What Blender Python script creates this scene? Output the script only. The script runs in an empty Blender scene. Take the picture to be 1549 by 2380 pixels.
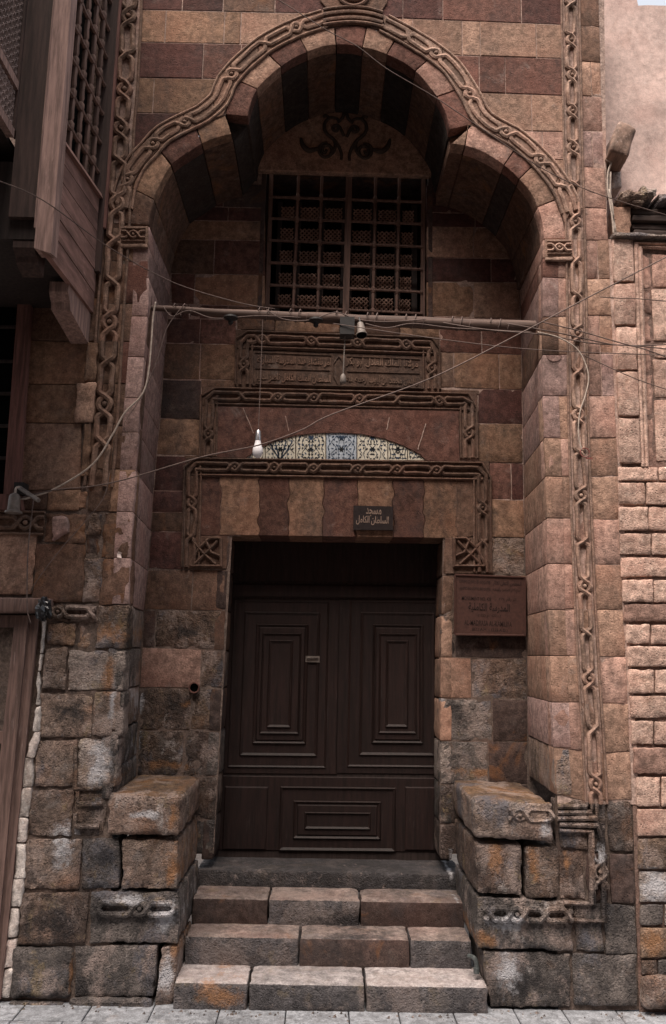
import bpy, math, random, unicodedata
from mathutils import Vector, noise as mn
random.seed(7)
SC = bpy.context.scene
COL = SC.collection
rad = math.radians
# ------------------------------------------------------------------ camera
FPX, PITCH, ROLL, YAW, EYE = 1950.0, 9.68, 1.1, 0.5, Vector((0, -5, 1.9084))
def cam_axes():
    p, r, y = rad(PITCH), rad(ROLL), rad(YAW)
    f = Vector((math.sin(y)*math.cos(p), math.cos(y)*math.cos(p), math.sin(p)))
    rt = Vector((math.cos(y), -math.sin(y), 0)); u = rt.cross(f)
    return math.cos(r)*rt + math.sin(r)*u, -math.sin(r)*rt + math.cos(r)*u, f
CR, CU, CF = cam_axes()
cd = bpy.data.cameras.new('camera'); cam = bpy.data.objects.new('camera', cd); COL.objects.link(cam)
from mathutils import Matrix
M3 = Matrix((CR, CU, -CF)).transposed()
cam.matrix_world = Matrix.Translation(EYE) @ M3.to_4x4()
cd.sensor_fit = 'VERTICAL'; cd.sensor_height = 36; cd.lens = 36*FPX/2380; cd.clip_end = 500; cd.clip_start = .05
SC.camera = cam
# ------------------------------------------------------------------ light
SUN_EL, SUN_AZ = 68, 214          # azimuth measured from +Y clockwise (sun high behind the camera, to the left)
w = bpy.data.worlds.new('World'); SC.world = w; w.use_nodes = True
nt = w.node_tree; bg = nt.nodes['Background']
sky = nt.nodes.new('ShaderNodeTexSky'); sky.sky_type = 'NISHITA'; sky.sun_disc = False
sky.sun_elevation = rad(SUN_EL); sky.sun_rotation = rad(SUN_AZ); sky.air_density = 1.0; sky.dust_density = 6.0; sky.ozone_density = .6
mx = nt.nodes.new('ShaderNodeMix'); mx.data_type = 'RGBA'; mx.inputs[0].default_value = .5
mx.inputs[7].default_value = (9.5, 9.6, 9.9, 1)          # bright even cloud veil
nt.links.new(sky.outputs[0], mx.inputs[6]); nt.links.new(mx.outputs[2], bg.inputs[0]); bg.inputs[1].default_value = .058
sd = bpy.data.lights.new('sun', 'SUN'); sun = bpy.data.objects.new('sun', sd); COL.objects.link(sun)
sd.energy = 3.5; sd.angle = rad(48); sd.color = (1, .875, .775)
sv = Vector((math.sin(rad(SUN_AZ))*math.cos(rad(SUN_EL)), math.cos(rad(SUN_AZ))*math.cos(rad(SUN_EL)), math.sin(rad(SUN_EL))))
sun.rotation_euler = sv.to_track_quat('Z', 'Y').to_euler(); sun.location = (4, -8, 12)
SC.view_settings.view_transform = 'Standard'; SC.view_settings.look = 'None'
SC.view_settings.exposure = 1.35; SC.view_settings.gamma = 1; SC.view_settings.use_curve_mapping = False

# ------------------------------------------------------------------ measuring: a point of the photograph laid on a real plane
def at(x, y, Y=0.0):
    d = CF + CR*((x-774.5)/FPX) - CU*((y-1190)/FPX)
    return EYE + d*((Y-EYE.y)/d.y)
def atz(x, y, Z=0.0):
    d = CF + CR*((x-774.5)/FPX) - CU*((y-1190)/FPX)
    return EYE + d*((Z-EYE.z)/d.z)
BY = .76      # depth of the niche
DY = 1.08     # plane of the door leaves
def lean(x): return 8.8e-5*(x-997)
def interp(pts, v):           # pts: list of (key, val) sorted by key
    if v <= pts[0][0]: return pts[0][1]
    for (a, b), (c, d) in zip(pts, pts[1:]):
        if v <= c: return b + (d-b)*(v-a)/max(c-a, 1e-9)
    return pts[-1][1]

# ------------------------------------------------------------------ materials
def N(nt, t, **k):
    n = nt.nodes.new(t)
    for a, b in k.items(): setattr(n, a, b)
    return n
class G:
    """tiny node-graph helper"""
    def __init__(s, name):
        s.m = bpy.data.materials.new(name); s.m.use_nodes = True; s.t = s.m.node_tree
        s.b = s.t.nodes['Principled BSDF']
    def put(s, sock, v):
        if hasattr(v, 'is_linked') or isinstance(v, bpy.types.NodeSocket): s.t.links.new(v, sock)
        else: sock.default_value = v
    def math(s, op, a, b=0.0, c=None, clamp=False):
        n = N(s.t, 'ShaderNodeMath', operation=op, use_clamp=clamp); s.put(n.inputs[0], a); s.put(n.inputs[1], b)
        if c is not None: s.put(n.inputs[2], c)
        return n.outputs[0]
    def vmath(s, op, a, b):
        n = N(s.t, 'ShaderNodeVectorMath', operation=op); s.put(n.inputs[0], a); s.put(n.inputs[1], b); return n.outputs[0]
    def mix(s, f, a, b, mode='MIX'):
        n = N(s.t, 'ShaderNodeMix', data_type='RGBA', blend_type=mode, clamp_factor=True)
        s.put(n.inputs[0], f); s.put(n.inputs[6], a if not isinstance(a, tuple) else (*a, 1)); s.put(n.inputs[7], b if not isinstance(b, tuple) else (*b, 1))
        return n.outputs[2]
    def noise(s, vec, scale, detail=4, rough=.55, dist=0.0):
        n = N(s.t, 'ShaderNodeTexNoise'); s.put(n.inputs['Vector'], vec); n.inputs['Scale'].default_value = scale
        n.inputs['Detail'].default_value = detail; n.inputs['Roughness'].default_value = rough; n.inputs['Distortion'].default_value = dist
        return n.outputs[0]
    def voro(s, vec, scale):
        n = N(s.t, 'ShaderNodeTexVoronoi'); s.put(n.inputs['Vector'], vec); n.inputs['Scale'].default_value = scale
        return n.outputs[0]
    def ss(s, v, a, b):
        n = N(s.t, 'ShaderNodeMapRange', interpolation_type='SMOOTHSTEP'); s.put(n.inputs[0], v)
        n.inputs[1].default_value = a; n.inputs[2].default_value = b
        return n.outputs[0]
    def bump(s, h, strength, dist=.01):
        n = N(s.t, 'ShaderNodeBump'); n.inputs['Strength'].default_value = strength; n.inputs['Distance'].default_value = dist
        s.put(n.inputs['Height'], h); s.t.links.new(n.outputs[0], s.b.inputs['Normal'])
    def done(s, col, rough=.9, spec=.25):
        s.put(s.b.inputs['Base Color'], col if not isinstance(col, tuple) else (*col, 1)); s.put(s.b.inputs['Roughness'], rough)
        s.b.inputs['Specular IOR Level'].default_value = spec
        return s.m
WHITES = [(232, 1775, 26, 62), (330, 1892, 46, 10), (385, 2128, 30, 34), (300, 2090, 40, 12), (1180, 2150, 46, 24), (1180, 2262, 26, 44), (1262, 1925, 22, 22), (262, 1620, 10, 60), (385, 2260, 22, 40), (1520, 2060, 30, 36), (1072, 1600, 8, 60), (1395, 1985, 14, 20), (150, 1960, 26, 50), (1095, 2090, 8, 60)]
RUSTS = [(404, 1890, 12, 46), (402, 2008, 15, 54), (484, 1650, 26, 44), (252, 1470, 44, 26), (168, 2262, 6, 56), (520, 2305, 52, 26), (1130, 2182, 30, 20), (1180, 1838, 90, 14), (330, 1818, 70, 12), (1318, 2010, 10, 34), (1520, 2192, 30, 30), (1150, 1990, 22, 40), (405, 2210, 10, 16), (760, 2072, 60, 8), (255, 1585, 16, 60), (385, 1655, 20, 14), (1095, 1575, 26, 30), (1240, 2010, 14, 40)]
DARKS = [(120, 2150, 70, 46), (192, 2292, 26, 30), (745, 2345, 60, 9), (1092, 1500, 40, 22), (1118, 1682, 42, 44), (1395, 2090, 60, 40), (160, 1650, 50, 36), (300, 1480, 10, 80), (262, 1790, 10, 70), (1400, 1960, 24, 60), (240, 2000, 40, 30), (1200, 2290, 60, 40), (380, 1460, 50, 24), (820, 2200, 110, 24), (690, 2040, 190, 34), (380, 1650, 50, 40)]
def stone_mat(name, col, grime=.0, rust=.0, pale=.25, pit=.5, bump=.55, low=False, tint=(1.15, .9, .85), var=.26, con=1.0, crust=1.0):
    g = G(name); t = g.t
    pos = N(t, 'ShaderNodeNewGeometry').outputs['Position']
    rnd = N(t, 'ShaderNodeObjectInfo').outputs['Random']
    off = N(t, 'ShaderNodeCombineXYZ'); g.put(off.inputs[0], g.math('MULTIPLY', rnd, 31.7)); g.put(off.inputs[2], g.math('MULTIPLY', rnd, 17.3))
    P = g.vmath('ADD', pos, off.outputs[0])
    n1 = g.noise(P, 3.2, 4); n2 = g.noise(P, 22, 6, .68); n3 = g.noise(P, 110, 3, .6)
    c = g.mix(g.ss(n2, .30, .70), tuple(v*(1-.5*con) for v in col), tuple(v*(1+.45*con) for v in col))
    c = g.mix(g.math('MULTIPLY', g.ss(n1, .4, .75), .55), c, tuple(a*b for a, b in zip(col, tint)))
    c = g.mix(g.math('MULTIPLY', g.ss(n3, .40, .68), .5*con), c, tuple(v*.42 for v in col))
    c = g.mix(g.math('MULTIPLY', g.ss(g.noise(P, 70, 2, .5), .58, .72), .35*con), c, tuple(min(.8, v*1.9) for v in col))
    # each stone a little lighter or darker than its neighbours
    vv = g.math('MULTIPLY_ADD', rnd, var*2, 1-var)
    cc = N(t, 'ShaderNodeCombineColor'); [g.put(cc.inputs[i], vv) for i in range(3)]
    c = g.mix(1.0, c, cc.outputs[0], 'MULTIPLY')
    v = g.voro(P, 48); pm = g.math('MULTIPLY', g.math('SUBTRACT', 1, g.ss(v, .12, .30)), g.ss(g.noise(P, 9, 3), .45, .62))
    v2 = g.voro(P, 120); pm2 = g.math('MULTIPLY', g.math('SUBTRACT', 1, g.ss(v2, .15, .35)), g.ss(g.noise(P, 14, 3), .4, .6))
    pits = g.math('MULTIPLY', g.math('MAXIMUM', pm, g.math('MULTIPLY', pm2, .6)), pit)
    c = g.mix(pits, c, tuple(v*.28 for v in col))
    sep = N(t, 'ShaderNodeSeparateXYZ'); g.put(sep.inputs[0], pos); z = sep.outputs[2]
    if pale:
        f = g.math('MULTIPLY', g.ss(g.noise(P if not low else pos, 6.5 if not low else 5.0, 8, .74, .4), .52 if low else .56, .66 if low else .74), pale)
        c = g.mix(f, c, (.40, .34, .31))
    if rust:
        f = g.math('MULTIPLY', g.ss(g.noise(g.vmath('ADD', pos, (7.3, 2.1, 4.4)), 3.6, 6, .66, .6), .55, .68), rust)
        c = g.mix(f, c, (.36, .15, .05))
    if grime:
        zr = g.math('MULTIPLY', g.math('SUBTRACT', 1, g.ss(z, .3, 2.4)), .16) if low else 0.0
        gn = g.math('ADD', g.noise(g.vmath('MULTIPLY', pos, (1, 1, .55)), 4.2, 8, .70, .3), zr)
        f = g.math('MULTIPLY', g.ss(gn, .45, .72), grime)
        c = g.mix(f, c, (.040, .038, .040))
    if low:      # weathering crusts that run across the joints: lime bloom, blue-grey soot film, ochre
        pp = g.vmath('MULTIPLY', pos, (1, 1, .7))
        for o_, sc_, lo, hi, cc_, st in (((0, 0, 0), 3.1, .50, .60, (.47, .37, .33), .62), ((9.1, 0, 3.3), 2.6, .53, .63, (.150, .148, .170), .75), ((2.2, 5, 8.8), 5.2, .57, .66, (.36, .27, .15), .5), ((4.2, 7, 1.8), 7.0, .60, .68, (.52, .47, .45), .6), ((14.2, 7, 21.8), 5.5, .58, .66, (.05, .042, .040), .7)):
            f = g.ss(g.noise(g.vmath('ADD', pp, o_), sc_, 9, .74, .25), lo, hi)
            c = g.mix(g.math('MULTIPLY', f, st*crust), c, cc_)
        wob = g.noise(pos, 9, 7, .75)
        for blobs, cc_, st in ((DARKS, (.030, .028, .030), .8), (WHITES, (.64, .63, .66), .9), (RUSTS, (.38, .19, .09), .75)):
            acc = 0.0
            for bx, bz, rx, rz in blobs:
                q = at(bx, bz, 0.0); m_ = N(t, 'ShaderNodeVectorMath', operation='MULTIPLY_ADD')
                g.put(m_.inputs[0], pos); k1, k2 = 1/(rx*.0026), 1/(rz*.0026)
                m_.inputs[1].default_value = (k1, .35, k2); m_.inputs[2].default_value = (-q.x*k1, 0, -q.z*k2)
                ln = N(t, 'ShaderNodeVectorMath', operation='LENGTH'); g.put(ln.inputs[0], m_.outputs[0])
                acc = g.math('MAXIMUM', acc, g.math('SUBTRACT', 1.5, ln.outputs['Value']))
            f = g.ss(g.math('ADD', acc, g.math('MULTIPLY', g.math('SUBTRACT', wob, .5), 4.2)), .35, 1.35)
            c = g.mix(g.math('MULTIPLY', f, st), c, cc_)
    h = g.math('ADD', g.math('MULTIPLY', n2, 1.0), g.math('MULTIPLY', n3, .6))
    if low: h = g.math('ADD', h, g.math('MULTIPLY', g.noise(P, 45, 4, .7), .9))
    h = g.math('SUBTRACT', h, g.math('MULTIPLY', pits, 1.2))
    g.bump(h, min(1, bump*1.25) if low else bump*.8, .034 if low else .012)
    return g.done(c, .92, .18)
def wood_mat(name, col, scale=(30, 30, 2.2), rough=.75, worn=.3, bump=.25, wornc=None):
    g = G(name)
    pos = N(g.t, 'ShaderNodeNewGeometry').outputs['Position']
    rnd = N(g.t, 'ShaderNodeObjectInfo').outputs['Random']
    off = N(g.t, 'ShaderNodeCombineXYZ'); g.put(off.inputs[0], g.math('MULTIPLY', rnd, 9.1)); g.put(off.inputs[1], g.math('MULTIPLY', rnd, 5.0))
    P = g.vmath('ADD', pos, off.outputs[0]); S = g.vmath('MULTIPLY', P, scale)
    n = g.noise(S, 1.6, 6, .65); n2 = g.noise(P, 5, 5, .6)
    c = g.mix(g.ss(n, .3, .7), tuple(v*.55 for v in col), tuple(v*1.35 for v in col))
    c = g.mix(g.math('MULTIPLY', g.ss(n2, .45, .75), .4), c, tuple(v*.6 for v in col))
    if worn:
        f = g.math('MULTIPLY', g.math('MULTIPLY', g.ss(g.noise(S, 2.6, 8, .75), .52, .7), g.ss(n2, .35, .65)), worn)
        c = g.mix(f, c, wornc or tuple(min(1, v*2.2+.05) for v in col))
    vv = g.math('MULTIPLY_ADD', rnd, .3, .85)
    cc = N(g.t, 'ShaderNodeCombineColor'); [g.put(cc.inputs[i], vv) for i in range(3)]
    c = g.mix(1.0, c, cc.outputs[0], 'MULTIPLY')
    g.bump(n, bump, .004)
    return g.done(c, rough, .3)
def plain(name, col, rough=.6, spec=.3, metal=0, var=.25):
    g = G(name)
    pos = N(g.t, 'ShaderNodeNewGeometry').outputs['Position']
    n = g.noise(pos, 40, 5, .6)
    c = g.mix(g.ss(n, .3, .7), tuple(v*(1-var) for v in col), tuple(min(1, v*(1+var)) for v in col))
    g.b.inputs['Metallic'].default_value = metal
    g.bump(n, .15, .002)
    return g.done(c, rough, spec)

MAT = {
 't': stone_mat('tan_stone', (.232, .142, .096), grime=.6),
 'T': stone_mat('light_tan_stone', (.315, .202, .150), grime=.4, pale=.35),
 'P': stone_mat('pink_stone', (.36, .228, .185), grime=.3, pale=.4),
 'K': stone_mat('shade_dark_soffit_stone', (.042, .033, .029), grime=.4, pale=.12),  # near-black tone carries the arch's shade in the stone colour
 'u': stone_mat('faded_tan_lintel_stone', (.20, .118, .080), grime=.65, pale=.25),
 'q': stone_mat('faded_red_lintel_stone', (.120, .062, .048), grime=.6, pale=.3),
 'r': stone_mat('red_stone', (.150, .076, .060), grime=.45, pale=.35),
 'R': stone_mat('dark_red_stone', (.090, .043, .037), grime=.4, pale=.2),
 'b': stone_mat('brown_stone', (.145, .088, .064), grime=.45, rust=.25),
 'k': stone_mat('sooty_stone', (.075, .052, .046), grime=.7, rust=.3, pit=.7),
 'j': stone_mat('rosy_grey_jamb_stone', (.30, .205, .185), grime=.2, pale=.45, pit=.3),
 'e': stone_mat('eroded_stone', (.27, .195, .155), grime=.6, rust=.3, pale=.7, pit=.95, bump=1.0, low=True),
 'E': stone_mat('pale_eroded_stone', (.36, .265, .215), grime=.5, rust=.3, pale=.75, pit=.8, bump=1.0, low=True),
 'g': stone_mat('grey_worn_stone', (.215, .185, .17), grime=.65, rust=.2, pale=.55, pit=.8, bump=.9, low=True, tint=(1, .95, .95)),
 'G': stone_mat('lower_brown_stone', (.23, .16, .125), grime=.65, rust=.3, pale=.6, pit=.85, bump=.9, low=True),
 'O': stone_mat('rusty_orange_stone', (.33, .22, .155), grime=.55, rust=.35, pale=.55, pit=.8, bump=.9, low=True),
 'w': stone_mat('whitened_stone', (.46, .38, .34), grime=.4, rust=.25, pale=.8, pit=.7, bump=.8, low=True, tint=(1, .95, .9)),
 'Y': stone_mat('pink_brick_stone', (.52, .36, .295), grime=.10, rust=.10, pale=.45, pit=.65, bump=.8, var=.22),
 'm': stone_mat('carved_moulding_stone', (.215, .140, .105), grime=.35, pale=.3, pit=.3),
 'M': stone_mat('light_carved_moulding_stone', (.31, .21, .165), grime=.25, pale=.35, pit=.35),
 'n': stone_mat('dark_carved_frame_stone', (.135, .085, .064), grime=.4, pale=.3, pit=.3),
 'v': stone_mat('worn_step_stone', (.195, .18, .185), grime=.55, rust=.12, pale=.6, pit=.5, bump=.7, low=True, tint=(1, .95, .95), crust=.4),
 's': stone_mat('dark_step_stone', (.085, .078, .080), grime=.7, rust=.05, pale=.25, pit=.4, bump=.6, low=True, tint=(1, 1, 1), crust=.12),
}
TOPP = stone_mat('foot_worn_pale_tread', (.54, .49, .485), grime=.3, rust=.10, pale=.5, pit=.4, bump=.5, low=True, crust=.3, tint=(1.05, .93, .9))
TOPB = stone_mat('foot_worn_brown_tread', (.37, .29, .26), grime=.5, crust=.45, rust=.35, pale=.5, pit=.5, bump=.6, low=True)
TOPO = stone_mat('ochre_bench_top', (.30, .185, .11), grime=.6, rust=.5, pale=.4, pit=.7, bump=.8, low=True)
MORT = stone_mat('pale_mortar', (.38, .28, .24), grime=.25, pale=.3, pit=.2, bump=.4)
MORTD = stone_mat('dark_mortar', (.17, .13, .11), grime=.6, pale=.2, pit=.4, bump=.8)
MAT['W'] = None
PLAST = stone_mat('pink_plaster', (.72, .55, .50), grime=.3, rust=.12, pale=.35, pit=.2, bump=.25, con=.4, tint=(1.0, .85, .82))
MAT['W'] = WPL = stone_mat('white_plaster', (.66, .60, .56), grime=.2, rust=.15, pale=.6, pit=.5, bump=.8)
PAVE = stone_mat('grey_paving', (.235, .245, .265), grime=.35, rust=.03, pale=.3, pit=.2, bump=.35, tint=(1, 1, 1), var=.12)
W_DOOR = wood_mat('dark_red_door_wood', (.0175, .0080, .0068), worn=.3, rough=.7, bump=.2)
W_DOOR2 = wood_mat('dark_red_door_moulding_wood', (.020, .0105, .009), worn=.5, rough=.6, bump=.15)
W_BAY = wood_mat('brown_bay_wood', (.060, .036, .031), worn=.2, rough=.75)
W_BAYL = wood_mat('weathered_rosy_wood', (.22, .125, .105), scale=(12, 2.0, 12), worn=.6, rough=.85, bump=.35)
W_POST = wood_mat('weathered_pale_post_wood', (.27, .175, .15), worn=.5, rough=.85, bump=.35)
W_DARK = wood_mat('old_dark_wood', (.030, .020, .018), worn=.1)
W_GRILLE = wood_mat('turned_grille_wood', (.135, .080, .064), worn=.25)
W_POLE = wood_mat('grey_brown_pole_wood', (.085, .055, .045), scale=(2.2, 26, 26), worn=.5, bump=.5)
W_RED = wood_mat('reddish_frame_wood', (.16, .075, .062), worn=.3)
W_LEFT = wood_mat('worn_brown_door_wood', (.145, .092, .078), worn=.7, wornc=(.33, .24, .22))
W_BEAM = wood_mat('split_black_beam_wood', (.05, .033, .028), scale=(3, 30, 30), worn=.5, bump=1.0)
BLACK = plain('dark_interior', (.004, .004, .004), .9, .05)
IRON = plain('dark_iron', (.014, .012, .012), .6, .4)
CABLE = plain('brown_cable', (.12, .085, .075), .7, .3)
CABLEW = plain('pale_cable', (.40, .33, .28), .6, .4)
CERAM = plain('dusty_grey_ceramic', (.15, .125, .11), .6, .4)
SIGN = plain('brown_sign_metal', (.062, .028, .022), .5, .4, var=.2)
SIGND = plain('black_brown_sign', (.022, .015, .015), .5, .3)
INK = plain('dark_lettering', (.022, .013, .012), .6, .2)
INKL = plain('pale_lettering', (.26, .185, .15), .7, .2)
BULB = plain('white_glass_bulb', (.78, .76, .78), .25, .5, var=.03)
CHROME = plain('chrome_socket', (.4, .4, .42), .3, .5, metal=.8)
TILE = plain('cream_glazed_tile', (.64, .60, .50), .3, .5, var=.15)
TILEB = plain('blue_glaze', (.045, .070, .115), .3, .5, var=.4)
TILEK = plain('dark_glaze', (.03, .035, .04), .3, .5, var=.4)
TILEL = plain('light_blue_glazed_tile', (.42, .47, .53), .3, .5, var=.2)
BAG = plain('black_plastic', (.012, .013, .016), .28, .6, var=.5)
RED = plain('red_plastic', (.17, .055, .045), .5, .4)
PIPE = plain('green_grey_pipe', (.07, .08, .08), .5, .4)
PAPER = plain('white_paper', (.75, .62, .58), .8, .2)

# ------------------------------------------------------------------ objects
def root(name, label, cat, loc=(0, 0, 0), group=None, kind=None):
    o = bpy.data.objects.new(name, None); COL.objects.link(o); o.location = loc; o.empty_display_size = .1
    o['label'] = label; o['category'] = cat
    if group: o['group'] = group
    if kind: o['kind'] = kind
    return o
def tag(o, label, cat, group=None):
    o['label'] = label; o['category'] = cat
    if group: o['group'] = group
    return o
def world_off(p):
    v = Vector((0, 0, 0))
    while p is not None: v = v + p.location; p = p.parent
    return v
def mesh(name, vs, fs, mat, par=None, smooth=False, base=None, edge=40):
    off = world_off(par)
    if par is None and base is not None: off = Vector(base)
    me = bpy.data.meshes.new(name); me.from_pydata([tuple(Vector(v)-off) for v in vs], [], fs)
    for m in (mat if isinstance(mat, list) else [mat]): me.materials.append(m)
    if smooth: me.shade_smooth() if smooth is True else None
    me.update()
    if smooth == 'auto':
        me.shade_smooth(); me.set_sharp_from_angle(angle=rad(edge))
    o = bpy.data.objects.new(name, me); COL.objects.link(o); o.parent = par
    if par is None and base is not None: o.location = base
    return o
class MB:
    def __init__(s): s.v = []; s.f = []
    def add(s, vs, fs):
        k = len(s.v); s.v += [Vector(v) for v in vs]; s.f += [tuple(i+k for i in f) for f in fs]; return s
    def out(s, name, mat, par=None, **k): return mesh(name, s.v, s.f, mat, par, **k)
    def hexa(s, a, b):       # a: four front points, b: four back points
        return s.add(list(a)+list(b), [(0, 1, 2, 3), (7, 6, 5, 4), (0, 4, 5, 1), (1, 5, 6, 2), (2, 6, 7, 3), (3, 7, 4, 0)])
    def box(s, x0, x1, y0, y1, z0, z1):
        return s.hexa([(x0, y0, z0), (x1, y0, z0), (x1, y0, z1), (x0, y0, z1)], [(x0, y1, z0), (x1, y1, z0), (x1, y1, z1), (x0, y1, z1)])
    def tube(s, pts, r, n=6, cap=True):
        pts = [Vector(p) for p in pts]; m = len(pts)
        rs = r if isinstance(r, (list, tuple)) else [r]*m
        up = Vector((0, 0, 1)); rings = []
        prev = None
        for i, p in enumerate(pts):
            t = (pts[min(i+1, m-1)]-pts[max(i-1, 0)]).normalized()
            a = prev if prev is not None else (up if abs(t.z) < .9 else Vector((1, 0, 0)))
            a = (a - t*a.dot(t)).normalized(); b = t.cross(a); prev = a
            rings.append([p + (a*math.cos(q)+b*math.sin(q))*rs[i] for q in [2*math.pi*k/n for k in range(n)]])
        vs = [v for R_ in rings for v in R_]; fs = []
        for i in range(m-1):
            for k in range(n): fs.append((i*n+k, i*n+(k+1) % n, (i+1)*n+(k+1) % n, (i+1)*n+k))
        if cap: fs += [tuple(range(n))[::-1], tuple((m-1)*n+k for k in range(n))]
        return s.add(vs, fs)
    def lathe(s, c, prof, n=14, axis=Vector((0, 0, 1))):   # prof: (radius, along)
        axis = Vector(axis).normalized(); a = axis.orthogonal().normalized(); b = axis.cross(a); c = Vector(c)
        vs = [c + axis*h + (a*math.cos(2*math.pi*k/n)+b*math.sin(2*math.pi*k/n))*max(r, 1e-4) for r, h in prof for k in range(n)]
        fs = [(i*n+k, i*n+(k+1) % n, (i+1)*n+(k+1) % n, (i+1)*n+k) for i in range(len(prof)-1) for k in range(n)]
        fs += [tuple(range(n))[::-1], tuple((len(prof)-1)*n+k for k in range(n))]
        return s.add(vs, fs)
def smooth_path(pts, k=6):
    pts = [Vector(p) for p in pts]
    if len(pts) < 3: return pts
    out = []
    for i in range(len(pts)-1):
        p0 = pts[max(i-1, 0)]; p1 = pts[i]; p2 = pts[i+1]; p3 = pts[min(i+2, len(pts)-1)]
        for j in range(k):
            t = j/k
            out.append(.5*((2*p1)+(p2-p0)*t+(2*p0-5*p1+4*p2-p3)*t*t+(3*p1-p0-3*p2+p3)*t**3))
    out.append(pts[-1]); return out

def params(L, n, r):
    r = min(r, L*.3)
    if n <= 1: return [0, r/L, 1-r/L, 1]
    inner = [r/L + (1-2*r/L)*i/n for i in range(n+1)]
    return [0] + inner + [1]
def solid(name, f, L, n=(3, 2, 1), r=.006, amp=.0, freq=6, mat=None, par=None, faces='fblrtd', smooth=True, seed=None, chip=0.0, mtop=None):
    """a block with rounded, worn edges. f(u,v,w)->world; u across, v up, w depth (0 = front)."""
    sd_ = Vector((random.random()*50, random.random()*50, random.random()*50))
    U, V, W = params(L[0], n[0], r), params(L[1], n[1], r), params(L[2], n[2], r)
    idx = {}; vs = []
    def P(i, j, k):
        key = (i, j, k)
        if key in idx: return idx[key]
        p = [U[i]*L[0], V[j]*L[1], W[k]*L[2]]
        rr = [min(r, l*.3) for l in L]
        q = [min(max(p[a], rr[a]), L[a]-rr[a]) for a in range(3)]
        d = Vector([p[a]-q[a] for a in range(3)])
        if d.length > 1e-9:
            R0 = min(rr); d = d.normalized()
            p = [q[a]+d[a]*rr[a] for a in range(3)]
        co = Vector(f(p[0]/L[0], p[1]/L[1], p[2]/L[2]))
        idx[key] = len(vs); vs.append(co); return idx[key]
    a, b, c = len(U)-1, len(V)-1, len(W)-1; fs = []
    if 'f' in faces: fs += [(P(i, j, 0), P(i+1, j, 0), P(i+1, j+1, 0), P(i, j+1, 0)) for i in range(a) for j in range(b)]
    if 'b' in faces: fs += [(P(i, j, c), P(i, j+1, c), P(i+1, j+1, c), P(i+1, j, c)) for i in range(a) for j in range(b)]
    if 'l' in faces: fs += [(P(0, j, k), P(0, j+1, k), P(0, j+1, k+1), P(0, j, k+1)) for j in range(b) for k in range(c)]
    if 'r' in faces: fs += [(P(a, j, k), P(a, j, k+1), P(a, j+1, k+1), P(a, j+1, k)) for j in range(b) for k in range(c)]
    nt0 = len(fs)
    if 't' in faces: fs += [(P(i, b, k), P(i+1, b, k), P(i+1, b, k+1), P(i, b, k+1)) for i in range(a) for k in range(c)]
    nt1 = len(fs)
    if 'd' in faces: fs += [(P(i, 0, k), P(i, 0, k+1), P(i+1, 0, k+1), P(i+1, 0, k)) for i in range(a) for k in range(c)]
    if amp:
        nr = [Vector((0, 0, 0)) for _ in vs]
        for q in fs:
            e = (vs[q[1]]-vs[q[0]]).cross(vs[q[3]]-vs[q[0]])
            if e.length < 1e-12: e = (vs[q[2]]-vs[q[1]]).cross(vs[q[3]]-vs[q[1]])
            for i in q: nr[i] += e
        keys = {v: k for k, v in idx.items()}
        for i, v in enumerate(vs):
            ii, jj, kk = keys[i]
            edge = (ii <= 1 or ii >= a-1) + (jj <= 1 or jj >= b-1) + (kk <= 1)
            s = mn.noise((v+sd_)*freq)*.8 + mn.noise((v+sd_)*freq*2.7)*.45 + mn.noise((v+sd_)*freq*6.5)*.22
            dd = amp*s
            if chip and edge >= 2: dd -= abs(mn.noise((v+sd_)*freq*1.6))*chip
            if nr[i].length > 0: vs[i] = v + nr[i].normalized()*dd
    o = mesh(name, vs, fs, [mat, mtop] if mtop else mat, par, smooth='auto' if smooth else False, edge=50)
    if mtop:
        for i in range(nt0, nt1): o.data.polygons[i].material_index = 1
    return o
def tri(q, f0, depth):
    """front quad corners (bl, br, tr, tl) as Vectors and a depth vector -> mapping"""
    bl, br, tr, tl = q
    def f(u, v, w):
        return (bl*(1-u)*(1-v)+br*u*(1-v)+tr*u*v+tl*(1-u)*v) + depth*w
    return f
def quadblock(name, q, thick, mat, par, n0=0.0, gap=.0025, **k):
    """q: four D-points tl,tr,br,bl given as world Vectors on a plane with normal -Y"""
    tl, tr, br, bl = q
    cx = (tl+tr+br+bl)/4
    def sh(p):
        return Vector((p.x - math.copysign(gap, p.x-cx.x), p.y-n0, p.z - math.copysign(gap, p.z-cx.z)))
    tl, tr, br, bl = [sh(p)+Vector((random.uniform(-.002, .002), 0, random.uniform(-.002, .002))) for p in (tl, tr, br, bl)]
    L = (((br-bl).length+(tr-tl).length)/2, ((tl-bl).length+(tr-br).length)/2, thick)
    return solid(name, tri((bl, br, tr, tl), 0, Vector((0, thick, 0))), L, mat=mat, par=par, faces=k.pop('faces', 'flrtd'), **k)
def inset(poly, d):
    n = len(poly); out = []
    A = sum(poly[i].x*poly[(i+1) % n].y-poly[(i+1) % n].x*poly[i].y for i in range(n))
    sg = 1 if A > 0 else -1
    for i in range(n):
        p, a, b = poly[i], poly[i-1], poly[(i+1) % n]
        e1 = (p-a); e2 = (b-p)
        if e1.length < 1e-6 or e2.length < 1e-6: out.append(p.copy()); continue
        e1.normalize(); e2.normalize()
        n1 = Vector((-e1.y, e1.x))*sg; n2 = Vector((-e2.y, e2.x))*sg
        m = n1+n2
        if m.length < .2: out.append(p+n1*d); continue
        m.normalize(); k = d/max(m.dot(n1), .45)
        out.append(p+m*k)
    return out
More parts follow.
